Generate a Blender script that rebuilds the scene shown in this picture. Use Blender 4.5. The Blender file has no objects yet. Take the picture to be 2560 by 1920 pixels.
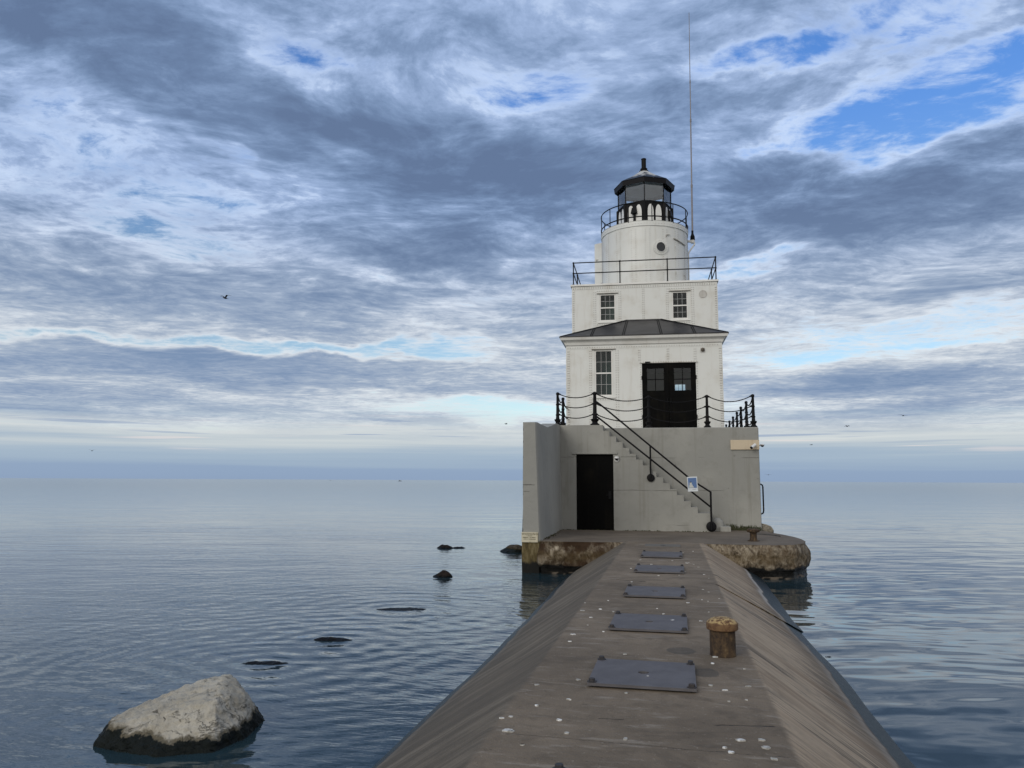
import bpy, bmesh, math, random
from mathutils import Vector, Matrix, noise as mnoise
R = math.radians
random.seed(7)
SC = bpy.context.scene
COL = SC.collection

# ------------------------------------------------------------------ camera
cam = bpy.data.cameras.new("camera")
cam.sensor_width = 36.0
cam.lens = 36.0 * 1923.0 / 2560.0
cam.clip_start = 0.05
cam.clip_end = 60000.0
cam_o = bpy.data.objects.new("camera", cam)
COL.objects.link(cam_o)
cam_o.matrix_world = (Matrix.Translation((0, 0, 2.3)) @ Matrix.Rotation(R(90 + 7.14), 4, 'X')
                      @ Matrix.Rotation(R(0.27), 4, 'Z'))
SC.camera = cam_o
SC.render.resolution_x, SC.render.resolution_y = 1024, 768
vs = SC.view_settings
vs.view_transform = 'Standard'
vs.look = 'None'
vs.exposure = 0.12
vs.gamma = 1.0
SC.cycles.max_bounces = 8
SC.cycles.caustics_reflective = False
SC.cycles.caustics_refractive = False

SUN_EL, SUN_AZ = R(24), R(214)          # azimuth clockwise from +Y : behind the camera and to its left
sd = Vector((math.sin(SUN_AZ) * math.cos(SUN_EL), math.cos(SUN_AZ) * math.cos(SUN_EL), math.sin(SUN_EL)))
sun = bpy.data.lights.new("sun", 'SUN')
sun.energy = 1.1
sun.angle = R(28)
sun.color = (1.0, 0.96, 0.88)
sun_o = bpy.data.objects.new("sun", sun)
COL.objects.link(sun_o)
sun_o.rotation_euler = sd.to_track_quat('Z', 'Y').to_euler()


# ------------------------------------------------------------------ node helpers
class G:
    """A small builder around one node tree."""
    def __init__(s, nt):
        s.nt = nt

    def n(s, typ, ins=None, **props):
        x = s.nt.nodes.new(typ)
        for k, v in props.items():
            setattr(x, k, v)
        for k, v in (ins or {}).items():
            sk = x.inputs[k]
            if isinstance(v, bpy.types.NodeSocket):
                s.nt.links.new(v, sk)
            else:
                if isinstance(v, tuple) and len(v) == 3 and sk.type == 'RGBA':
                    v = v + (1.0,)
                sk.default_value = v
        return x

    def m(s, op, a, b=0.0, c=0.0, clamp=False):
        x = s.n('ShaderNodeMath', {0: a, 1: b, 2: c}, operation=op)
        x.use_clamp = clamp
        return x.outputs[0]

    def vm(s, op, a, b=(0, 0, 0), out=0):
        return s.n('ShaderNodeVectorMath', {0: a, 1: b}, operation=op).outputs[out]

    def noise(s, vec, scale=1.0, detail=3.0, rough=0.5, dist=0.0, lac=2.0, out=0):
        return s.n('ShaderNodeTexNoise', {'Vector': vec, 'Scale': scale, 'Detail': detail, 'Roughness': rough,
                                          'Distortion': dist, 'Lacunarity': lac}).outputs[out]

    def sc(s, vec, xyz, off=(0, 0, 0)):
        return s.n('ShaderNodeVectorMath', {0: vec, 1: xyz, 2: off}, operation='MULTIPLY_ADD').outputs[0]

    def mix(s, f, a, b, mode='MIX'):
        x = s.n('ShaderNodeMix', data_type='RGBA', blend_type=mode)
        for i, v in ((0, f), (6, a), (7, b)):
            if isinstance(v, bpy.types.NodeSocket):
                s.nt.links.new(v, x.inputs[i])
            else:
                x.inputs[i].default_value = v + (1.0,) if isinstance(v, tuple) and len(v) == 3 else v
        return x.outputs[2]

    def ramp(s, f, stops, interp='LINEAR'):
        x = s.n('ShaderNodeValToRGB', {0: f})
        cr = x.color_ramp
        cr.interpolation = interp
        while len(cr.elements) < len(stops):
            cr.elements.new(0.5)
        for e, (p, c) in zip(cr.elements, stops):
            e.position = p
            e.color = (c, c, c, 1) if isinstance(c, (int, float)) else tuple(c) + (1,)
        return x.outputs[0]

    def step(s, v, a, b):
        return s.n('ShaderNodeMapRange', {0: v, 1: a, 2: b, 3: 0.0, 4: 1.0}, interpolation_type='SMOOTHSTEP').outputs[0]

    def sep(s, v):
        return s.n('ShaderNodeSeparateXYZ', {0: v}).outputs

    def comb(s, x=0.0, y=0.0, z=0.0):
        return s.n('ShaderNodeCombineXYZ', {0: x, 1: y, 2: z}).outputs[0]


# ------------------------------------------------------------------ sky
world = bpy.data.worlds.new("World")
SC.world = world
world.use_nodes = True
wt = world.node_tree
wt.nodes.clear()
g = G(wt)
gen = g.n('ShaderNodeTexCoord').outputs['Generated']
nrm = g.vm('NORMALIZE', gen)
dx, dy, dz = g.sep(nrm)
el = g.m('MULTIPLY', g.m('ARCSINE', dz), 180 / math.pi)
az = g.m('MULTIPLY', g.m('ARCTAN2', dx, dy), 180 / math.pi)
sky = g.n('ShaderNodeTexSky', sky_type='NISHITA', sun_disc=False, sun_elevation=SUN_EL, sun_rotation=SUN_AZ,
          air_density=1.0, dust_density=0.3, ozone_density=2.0, altitude=0.0).outputs[0]
BG = 0.1
K = 1.0 / BG


def C(r, gg, b):
    """an sRGB cloud colour as the radiance that shows it at exposure 0"""
    f = lambda c: ((c / 255 + 0.055) / 1.055) ** 2.4 * K
    return (f(r), f(gg), f(b))


# cloud deck seen in perspective: project the direction on a flat layer
zc = g.m('ADD', g.m('MAXIMUM', dz, 0.0), 0.035)
plane = g.comb(g.m('DIVIDE', dx, zc), g.m('DIVIDE', dy, zc), 0.0)
warp = g.vm('SCALE', g.vm('SUBTRACT', g.noise(plane, 1.1, 2.0, 0.5, out=1), (0.5, 0.5, 0.5)))
warp.node.inputs['Scale'].default_value = 0.5
pw = g.vm('ADD', plane, warp)
n_big = g.noise(g.sc(pw, (0.85, 0.75, 1.0), (3.1, 7.7, 0.0)), 1.0, 5.0, 0.58)
n_mid = g.noise(g.sc(pw, (3.3, 3.9, 1.0), (11.3, 2.0, 4.0)), 1.0, 9.0, 0.66, 0.2)
n_low = g.noise(g.sc(g.comb(az, el, 0.0), (0.055, 0.62, 1.0), (2.0, 0.3, 0.0)), 1.0, 7.0, 0.6, 0.25)
n_mid = g.n('ShaderNodeMix', {0: g.step(el, 5.0, 15.0), 2: n_low, 3: n_mid}, data_type='FLOAT').outputs[0]
n_fine = g.noise(g.sc(pw, (11.0, 14.0, 1.0), (1.0, 5.0, 9.0)), 1.0, 6.0, 0.66, 0.2)
# large masses, placed on the sky by azimuth and elevation (degrees)
wob = g.vm('SUBTRACT', g.noise(g.sc(g.comb(az, el, 0.0), (0.09, 0.2, 1.0)), 1.0, 4.0, 0.6, out=1), (0.5, 0.5, 0.5))
wob = g.vm('MULTIPLY', wob, (10.0, 6.0, 0.0))
ae = g.vm('ADD', g.comb(az, el, 0.0), wob)
BLOBS = [  # azimuth, elevation, radius along, radius across, tilt, weight
    (-28, 28.0, 17, 6.0, -14, 0.42), (-17, 29.0, 7, 2.2, -24, -0.42), (-13, 25.6, 9, 3.0, -12, 0.34),
    (-1, 22.0, 19, 5.0, -4, 0.46), (-27, 20.4, 12, 5.6, -16, -0.20), (2.0, 28.0, 11, 2.2, 2, -0.27),
    (4, 31.5, 12, 2.6, 0, 0.12), (30, 24.4, 14, 4.2, 3, -0.66), (19, 28.9, 9, 1.6, 5, -0.5),
    (17, 26.6, 9, 1.7, 5, 0.16), (30, 30.0, 13, 3.2, 12, -0.30), (25, 18.8, 19, 4.6, -2, 0.44), (33, 21.5, 6, 1.2, -4, 0.25),
    (-7, 17.4, 13, 2.2, -1, 0.42), (-24, 16.8, 10, 1.6, -4, -0.28), (-20, 12.9, 20, 3.4, 0, 0.30), (-18, 9.4, 24, 1.0, 1, -0.55),
    (-22, 7.4, 22, 2.2, 0, 0.40), (-30, 4.9, 15, 1.2, 0, 0.26), (-4, 5.0, 13, 1.6, 0, -0.40), (-12, 9.0, 6, 0.7, 0, 0.25),
    (27, 14.2, 12, 2.4, 0, 0.02), (27, 9.6, 14, 2.0, 0, -0.40), (32, 12.2, 9, 1.0, 0, 0.3), (28, 6.6, 14, 1.2, 0, 0.34),
    (24, 4.6, 10, 0.9, 0, 0.2), (20, 11.4, 8, 1.2, 0, -0.2), (-20, 2.9, 18, 0.9, 0, -0.25), (34, 28.0, 4, 1.0, 14, 0.22), (27, 29.6, 4, 0.9, 14, 0.2),
    (-14, 23.9, 5, 1.0, -22, -0.22), (-21, 22.3, 5.5, 0.8, -22, -0.2), (-12, 15.2, 14, 0.7, 0, -0.16), (18, 15.6, 8, 0.9, 0, -0.35),
    (-3, 13.0, 9, 1.2, 6, -0.14), (8, 24.4, 5, 1.0, 0, 0.2), (19, 22.8, 3.0, 0.7, 8, -0.30),
]
acc = 0.0
for (a0, e0, ra, re, tilt, w) in BLOBS:
    mp = g.n('ShaderNodeMapping', {'Vector': ae, 'Location': (a0, e0, 0.0), 'Rotation': (0, 0, R(tilt)),
                                   'Scale': (ra, re, 1.0)}, vector_type='TEXTURE')
    gr = g.n('ShaderNodeTexGradient', {0: mp.outputs[0]}, gradient_type='SPHERICAL').outputs[1]
    gr = g.step(gr, 0.0, 0.75)
    acc = g.m('MULTIPLY_ADD', gr, w, acc)
dens = g.m('MULTIPLY_ADD', g.m('SUBTRACT', n_big, 0.5), 0.80, g.m('ADD', acc, 0.53))
dens = g.m('MULTIPLY_ADD', g.m('SUBTRACT', n_mid, 0.5), 1.45, dens)
dens = g.m('MULTIPLY_ADD', g.m('SUBTRACT', n_fine, 0.5), 0.78, dens)
high = g.step(el, 8.0, 21.0)
# colour of cloud : thick bellies are grey-blue, thin parts brighter, with lit tufts of their own
n_lit = g.noise(g.sc(pw, (2.6, 3.0, 1.0), (5.3, 21.0, 2.0)), 1.0, 8.0, 0.66)
shade = g.m('MULTIPLY', g.m('MULTIPLY_ADD', g.m('SUBTRACT', n_lit, 0.5), 0.80, dens), 0.88)
c_hi = g.ramp(shade, [(0.0, C(212, 227, 247)), (0.18, C(197, 215, 243)), (0.38, C(153, 175, 211)),
                      (0.58, C(126, 149, 184)), (0.78, C(107, 129, 163)), (1.0, C(96, 116, 149))])
c_lo = g.ramp(shade, [(0.0, C(224, 231, 235)), (0.20, C(218, 223, 228)), (0.40, C(190, 199, 210)),
                      (0.58, C(160, 174, 193)), (0.78, C(138, 156, 182)), (1.0, C(119, 141, 172))])
cloud = g.mix(high, c_lo, c_hi)
warmth = g.step(el, 20.0, 8.0)
lowpink = g.noise(g.sc(g.comb(az, el, 0.0), (0.05, 0.6, 1.0)), 1.0, 3.0, 0.5)
alpha = g.step(dens, -0.12, 0.42)
# the clear sky between : the Nishita sky, deepened as the camera saw it
clear = g.mix(1.0, sky, g.mix(g.step(el, 12.0, 28.0), (1.1, 1.12, 1.12), (0.74, 1.14, 1.68)), mode='MULTIPLY')
skyc = g.mix(alpha, clear, cloud)
# thick air near the horizon, then a bank of far blue-grey cloud on it
band = g.noise(g.sc(g.comb(az, el, 0.0), (0.035, 1.5, 1.0), (1.0, 4.2, 0.0)), 1.0, 4.0, 0.55)
elb = g.m('MULTIPLY_ADD', g.m('SUBTRACT', band, 0.5), g.m('MULTIPLY', g.m('MINIMUM', el, 3.0), 1.35), el)
hz = g.ramp(g.m('DIVIDE', elb, 10.0), [(0.0, C(137, 157, 184)), (0.075, C(140, 160, 186)), (0.105, C(149, 168, 189)), (0.18, C(158, 176, 193)),
                                       (0.27, C(186, 196, 202)), (0.36, C(204, 210, 211)), (0.6, C(188, 212, 224))])
streak = g.noise(g.sc(g.comb(az, el, 0.0), (0.075, 2.6, 1.0), (6.0, 1.2, 0.0)), 1.0, 3.0, 0.5, 0.3)
hz = g.mix(g.m('MULTIPLY', g.m('MULTIPLY', g.step(streak, 0.56, 0.66), g.step(el, 2.2, 3.2)), 0.75), hz, C(142, 160, 186))
hz = g.mix(g.m('MULTIPLY', g.m('MULTIPLY', g.step(streak, 0.40, 0.30), g.step(el, 1.6, 2.4)), 0.6), hz, C(222, 214, 212))
hz_f = g.step(g.m('MULTIPLY_ADD', g.m('SUBTRACT', lowpink, 0.5), 4.0, el), 5.8, 2.4)
skyc = g.mix(hz_f, skyc, hz)
# the brighter half of the sky, towards the low sun behind the camera
back = g.step(dy, 0.35, -0.75)
skyc = g.mix(g.m('MULTIPLY', back, 0.8), skyc, (8.2, 7.9, 7.6))
below = g.step(dz, 0.0, -0.02)
skyc = g.mix(below, skyc, C(120, 140, 165))
bgn = g.n('ShaderNodeBackground', {'Color': skyc, 'Strength': BG})
wo = g.n('ShaderNodeOutputWorld', {'Surface': bgn.outputs[0]})


# ------------------------------------------------------------------ mesh helpers
class MB:
    """Collects vertices and faces in one frame; build() links ONE mesh object."""
    def __init__(s):
        s.v, s.f = [], []

    def add(s, vs, fs):
        o = len(s.v)
        s.v += [tuple(p) for p in vs]
        s.f += [tuple(i + o for i in f) for f in fs]
        return s

    def box(s, x0, x1, y0, y1, z0, z1):
        return s.add([(x0, y0, z0), (x1, y0, z0), (x1, y1, z0), (x0, y1, z0),
                      (x0, y0, z1), (x1, y0, z1), (x1, y1, z1), (x0, y1, z1)],
                     [(0, 3, 2, 1), (4, 5, 6, 7), (0, 1, 5, 4), (1, 2, 6, 5), (2, 3, 7, 6), (3, 0, 4, 7)])

    def prism(s, pts, axis, a, b):
        """closed outline pts (2D) swept along an axis from a to b"""
        n = len(pts)
        put = {'y': lambda p, t: (p[0], t, p[1]), 'x': lambda p, t: (t, p[0], p[1]), 'z': lambda p, t: (p[0], p[1], t)}[axis]
        vs = [put(p, a) for p in pts] + [put(p, b) for p in pts]
        fs = [tuple(range(n)), tuple(range(2 * n - 1, n - 1, -1))]
        fs += [(i, i + n, (i + 1) % n + n, (i + 1) % n) for i in range(n)]
        return s.add(vs, fs)

    def tube(s, path, r, seg=8, cap=True):
        path = [Vector(p) for p in path]
        rs = r if isinstance(r, (list, tuple)) else [r] * len(path)
        vs, fs = [], []
        up = None
        for i, p in enumerate(path):
            d = (path[min(i + 1, len(path) - 1)] - path[max(i - 1, 0)]).normalized()
            if up is None:
                up = Vector((0, 0, 1)) if abs(d.z) < 0.9 else Vector((1, 0, 0))
            sx = d.cross(up).normalized()
            up = sx.cross(d).normalized()
            for k in range(seg):
                t = 2 * math.pi * k / seg
                vs.append(p + (sx * math.cos(t) + up * math.sin(t)) * rs[i])
        for i in range(len(path) - 1):
            for k in range(seg):
                a, b = i * seg + k, i * seg + (k + 1) % seg
                fs.append((a, b, b + seg, a + seg))
        if cap:
            fs.append(tuple(range(seg - 1, -1, -1)))
            fs.append(tuple(range((len(path) - 1) * seg, len(path) * seg)))
        return s.add(vs, fs)

    def lathe(s, c, prof, seg=24, rot=0.0, axis='z'):
        """prof: list of (radius, height) from bottom to top"""
        vs, fs = [], []
        for (r, h) in prof:
            for k in range(seg):
                t = 2 * math.pi * k / seg + rot
                if axis == 'z':
                    vs.append((c[0] + r * math.cos(t), c[1] + r * math.sin(t), c[2] + h))
                else:      # axis towards the viewer (-y)
                    vs.append((c[0] + r * math.cos(t), c[1] - h, c[2] + r * math.sin(t)))
        n = len(prof)
        for i in range(n - 1):
            for k in range(seg):
                a, b = i * seg + k, i * seg + (k + 1) % seg
                fs.append((a, b, b + seg, a + seg))
        fs.append(tuple(range(seg - 1, -1, -1)))
        fs.append(tuple(range((n - 1) * seg, n * seg)))
        return s.add(vs, fs)

    def wall(s, x0, x1, z0, z1, holes, y0, y1):
        """a wall panel in the x-z plane with rectangular openings and real thickness"""
        xs = sorted({x0, x1, *[h[0] for h in holes], *[h[1] for h in holes]})
        zs = sorted({z0, z1, *[h[2] for h in holes], *[h[3] for h in holes]})
        solid = {}
        for i in range(len(xs) - 1):
            for j in range(len(zs) - 1):
                cx, cz = (xs[i] + xs[i + 1]) / 2, (zs[j] + zs[j + 1]) / 2
                solid[i, j] = not any(h[0] < cx < h[1] and h[2] < cz < h[3] for h in holes)
        idx, vs, fs = {}, [], []

        def V(i, j, y):
            k = (i, j, y)
            if k not in idx:
                idx[k] = len(vs)
                vs.append((xs[i], y0 if y == 0 else y1, zs[j]))
            return idx[k]
        for (i, j), ok in solid.items():
            if not ok:
                continue
            fs.append((V(i, j, 0), V(i + 1, j, 0), V(i + 1, j + 1, 0), V(i, j + 1, 0)))
            fs.append((V(i, j, 1), V(i, j + 1, 1), V(i + 1, j + 1, 1), V(i + 1, j, 1)))
            if not solid.get((i - 1, j)):
                fs.append((V(i, j, 0), V(i, j + 1, 0), V(i, j + 1, 1), V(i, j, 1)))
            if not solid.get((i + 1, j)):
                fs.append((V(i + 1, j, 0), V(i + 1, j, 1), V(i + 1, j + 1, 1), V(i + 1, j + 1, 0)))
            if not solid.get((i, j - 1)):
                fs.append((V(i, j, 0), V(i, j, 1), V(i + 1, j, 1), V(i + 1, j, 0)))
            if not solid.get((i, j + 1)):
                fs.append((V(i, j + 1, 0), V(i + 1, j + 1, 0), V(i + 1, j + 1, 1), V(i, j + 1, 1)))
        return s.add(vs, fs)

    def stud(s, p, r=0.021, h=0.014, nrm=(0, -1, 0)):
        """one rivet head"""
        nv = Vector(nrm)
        a = nv.cross(Vector((0, 0, 1))).normalized()
        b = nv.cross(a)
        p = Vector(p)
        ring = [p + (a * math.cos(t) + b * math.sin(t)) * r for t in [k * math.pi / 3 for k in range(6)]]
        top = [p + nv * h + (a * math.cos(t) + b * math.sin(t)) * r * 0.5 for t in [k * math.pi / 3 for k in range(6)]]
        return s.add(ring + top, [(k, (k + 1) % 6, (k + 1) % 6 + 6, k + 6) for k in range(6)] + [tuple(range(6, 12))])


ORG = {}


def frame(a, u, v, z):
    return Vector((u * math.cos(a) + v * math.sin(a), -u * math.sin(a) + v * math.cos(a), z))


LH, PR = R(9.85), R(11.6)      # heading of the lighthouse and of the pier, seen from the camera's foot


def thing(name, label, cat, a, base, group=None):
    o = bpy.data.objects.new(name, None)
    o.empty_display_size = 0.2
    COL.objects.link(o)
    o.location = frame(a, *base)
    o.rotation_euler = (0, 0, -a)
    o['label'], o['category'] = label, cat
    if group:
        o['group'] = group
    ORG[o.name] = Vector(base)
    return o


def mesh_from(name, mb, org, mat, smooth, extra=None):
    me = bpy.data.meshes.new(name)
    nf = len(mb.f)
    if extra:                       # surface pattern in a second material (rivet heads, straps)
        mb = MB().add(mb.v, mb.f).add(extra[0].v, extra[0].f)
    me.from_pydata([tuple(Vector(p) - org) for p in mb.v], [], mb.f)
    if extra:
        me.polygons.foreach_set('material_index', [0] * nf + [1] * (len(mb.f) - nf))
    bm = bmesh.new()
    bm.from_mesh(me)
    bmesh.ops.recalc_face_normals(bm, faces=bm.faces)
    bm.to_mesh(me)
    bm.free()
    me.materials.append(mat)
    if extra:
        me.materials.append(extra[1])
    if smooth:
        me.shade_smooth()
        me.set_sharp_from_angle(angle=R(smooth))
    return me


def part(name, mb, mat, parent, smooth=0, bevel=0.0, label=None, extra=None):
    org = ORG[parent.name]
    o = bpy.data.objects.new(name, mesh_from(name, mb, org, mat, smooth, extra))
    COL.objects.link(o)
    o.parent = parent
    ORG[o.name] = org
    if bevel:
        md = o.modifiers.new("bevel", 'BEVEL')
        md.width, md.segments, md.limit_method, md.angle_limit = bevel, 2, 'ANGLE', R(40)
    if label:
        o['label'] = label
    return o


def single(name, mb, mat, label, cat, a, base, group=None, smooth=0, bevel=0.0, kind=None):
    """a thing (or a piece of the setting) that is one mesh"""
    org = Vector(base)
    o = bpy.data.objects.new(name, mesh_from(name, mb, org, mat, smooth))
    COL.objects.link(o)
    o.location = frame(a, *base)
    o.rotation_euler = (0, 0, -a)
    ORG[o.name] = org
    if kind:
        o['kind'] = kind
    else:
        o['label'], o['category'] = label, cat
        if group:
            o['group'] = group
    if bevel:
        md = o.modifiers.new("bevel", 'BEVEL')
        md.width, md.segments, md.limit_method, md.angle_limit = bevel, 2, 'ANGLE', R(40)
    return o


def dup(o, loc, label):
    c = o.copy()
    COL.objects.link(c)
    c.location = loc
    if label:
        c['label'] = label
    for ch in list(o.children):
        d = ch.copy()
        COL.objects.link(d)
        d.parent = c
        for gc in list(ch.children):
            e = gc.copy()
            COL.objects.link(e)
            e.parent = d
    return c


# ------------------------------------------------------------------ materials
class Mat:
    def __init__(s, name, rough=0.6, spec=0.5, metal=0.0):
        s.mat = bpy.data.materials.new(name)
        s.mat.use_nodes = True
        s.nt = s.mat.node_tree
        s.g = G(s.nt)
        s.b = s.nt.nodes['Principled BSDF']
        s.b.inputs['Roughness'].default_value = rough
        s.b.inputs['Specular IOR Level'].default_value = spec
        s.b.inputs['Metallic'].default_value = metal
        s.P = s.g.n('ShaderNodeTexCoord').outputs['Object']

    def set(s, **kw):
        names = {'color': 'Base Color', 'rough': 'Roughness', 'normal': 'Normal'}
        for k, v in kw.items():
            sk = s.b.inputs[names.get(k, k)]
            if isinstance(v, bpy.types.NodeSocket):
                s.nt.links.new(v, sk)
            else:
                sk.default_value = v + (1.0,) if isinstance(v, tuple) and len(v) == 3 else v
        return s

    def bump(s, h, dist, strength=1.0):
        b = s.g.n('ShaderNodeBump', {'Height': h, 'Distance': dist, 'Strength': strength})
        s.set(normal=b.outputs[0])
        return s


def paint(name, c, dirt, rough=0.5, amount=0.5, bump=0.004, streak=True, spec=0.4):
    m = Mat(name, rough, spec)
    g = m.g
    n1 = g.noise(m.P, 1.7, 6.0, 0.6)
    f = g.step(n1, 0.45, 0.8)
    if streak:
        n2 = g.noise(g.sc(m.P, (7.0, 7.0, 0.6)), 1.0, 4.0, 0.6)
        f = g.m('ADD', f, g.m('MULTIPLY', g.step(n2, 0.52, 0.8), 0.7))
    n3 = g.noise(m.P, 22.0, 3.0, 0.6)
    f = g.m('ADD', f, g.m('MULTIPLY', g.step(n3, 0.62, 0.8), 0.5))
    m.set(color=g.mix(g.m('MULTIPLY', f, amount, clamp=True), c, dirt))
    m.set(rough=g.m('MULTIPLY_ADD', n1, 0.25, rough - 0.1))
    m.bump(g.noise(m.P, 9.0, 5.0, 0.55), bump)
    return m.mat


WHITE = paint("white_steel_paint", (0.675, 0.68, 0.645), (0.47, 0.43, 0.355), 0.42, 0.5, 0.003)
RIVET = paint("rivet_paint", (0.52, 0.51, 0.48), (0.34, 0.30, 0.24), 0.5, 0.7, 0.002)
TRIM = paint("white_trim", (0.74, 0.73, 0.69), (0.5, 0.46, 0.4), 0.45, 0.5, 0.002)
BLACK = paint("black_paint", (0.007, 0.007, 0.008), (0.018, 0.016, 0.014), 0.55, 0.8, 0.002, spec=0.12)
DOORBLK = paint("black_door", (0.003, 0.003, 0.003), (0.009, 0.008, 0.006), 0.6, 0.9, 0.003, spec=0.05)
DARKIN = paint("dark_interior", (0.03, 0.03, 0.03), (0.02, 0.02, 0.02), 0.9, 0.5, 0.001)
STEEL = paint("galvanised_pole", (0.22, 0.21, 0.22), (0.16, 0.12, 0.10), 0.5, 0.6, 0.001)
PLASTIC = paint("white_housing", (0.7, 0.7, 0.68), (0.5, 0.5, 0.48), 0.35, 0.4, 0.0005, False)
LENS = paint("dark_dome", (0.01, 0.01, 0.012), (0.02, 0.02, 0.02), 0.08, 0.3, 0.0002, False)


def glass(name, tint, refl=1.0):
    m = bpy.data.materials.new(name)
    m.use_nodes = True
    nt = m.node_tree
    nt.nodes.clear()
    g = G(nt)
    tr = g.n('ShaderNodeBsdfTransparent', {'Color': tint + (1.0,)})
    gl = g.n('ShaderNodeBsdfGlossy', {'Color': (1, 1, 1, 1), 'Roughness': 0.03})
    P = g.n('ShaderNodeTexCoord').outputs['Object']
    gl_b = g.n('ShaderNodeBump', {'Height': g.noise(P, 1.3, 2.0), 'Distance': 0.01})
    g.nt.links.new(gl_b.outputs[0], gl.inputs['Normal'])
    fr = g.n('ShaderNodeFresnel', {'IOR': 1.52})
    f = g.m('MULTIPLY', fr.outputs[0], refl, clamp=True)
    mx = g.n('ShaderNodeMixShader', {0: f, 1: tr.outputs[0], 2: gl.outputs[0]})
    g.n('ShaderNodeOutputMaterial', {'Surface': mx.outputs[0]})
    return m


PANE = glass("window_glass", (0.93, 0.97, 0.96), 0.5)
BARM = paint("grey_bar", (0.40, 0.41, 0.40), (0.3, 0.3, 0.29), 0.5, 0.5, 0.001)
LPANE = glass("lantern_glass", (0.94, 0.97, 0.98), 1.2)


def concrete_paint():
    """old grey masonry paint with board marks, cracks and a mossy foot"""
    m = Mat("grey_masonry_paint", 0.75, 0.3)
    g = m.g
    x, y, z = g.sep(m.P)
    n1 = g.noise(m.P, 0.55, 5.0, 0.55)
    n2 = g.noise(m.P, 3.0, 8.0, 0.62)
    col = g.mix(g.step(n1, 0.35, 0.7), (0.262, 0.260, 0.238), (0.315, 0.310, 0.280))
    col = g.mix(g.m('MULTIPLY', g.step(n2, 0.48, 0.75), 0.5), col, (0.20, 0.195, 0.170))
    # rain streaks and faint rust runs
    vs1 = g.noise(g.sc(m.P, (6.0, 6.0, 0.35), (2, 0, 0)), 1.0, 5.0, 0.6)
    col = g.mix(g.m('MULTIPLY', g.step(vs1, 0.52, 0.74), 0.42), col, (0.185, 0.175, 0.145))
    vs2 = g.m('MULTIPLY', g.step(g.noise(g.sc(m.P, (14.0, 14.0, 0.5)), 1.0, 4.0, 0.6), 0.64, 0.74), g.step(n1, 0.5, 0.62))
    col = g.mix(g.m('MULTIPLY', vs2, 0.45), col, (0.22, 0.155, 0.10))
    # level lines of the pours and short horizontal scars
    line = g.m('PINGPONG', g.m('MULTIPLY_ADD', g.noise(g.sc(m.P, (0.8, 0.8, 0.5)), 1.0, 3.0), 0.07, z), 0.51)
    line = g.m('MULTIPLY', g.step(line, 0.014, 0.004), g.step(g.noise(g.sc(m.P, (0.7, 0.7, 2.0), (3, 1, 5)), 1.0, 2.0), 0.5, 0.6))
    chip = g.step(g.noise(g.sc(m.P, (5.0, 5.0, 9.0)), 1.0, 6.0, 0.7), 0.67, 0.73)
    col = g.mix(g.m('MULTIPLY', line, 0.5), col, (0.11, 0.105, 0.09))
    col = g.mix(g.m('MULTIPLY', chip, 0.6), col, (0.13, 0.12, 0.10))
    # green-brown growth that creeps up from the deck
    zz = g.m('MULTIPLY_ADD', g.m('SUBTRACT', g.noise(m.P, 5.0, 6.0, 0.65), 0.5), 0.35, z)
    foot = g.step(zz, 0.10, 0.0)
    col = g.mix(g.m('MULTIPLY', foot, 0.75), col, (0.075, 0.072, 0.04))
    m.set(color=col)
    h = g.m('ADD', g.m('MULTIPLY', n2, 0.6), g.m('MULTIPLY', g.m('ADD', chip, line), -0.5))
    m.bump(h, 0.02, 0.8)
    return m.mat


CPAINT = concrete_paint()


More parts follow.
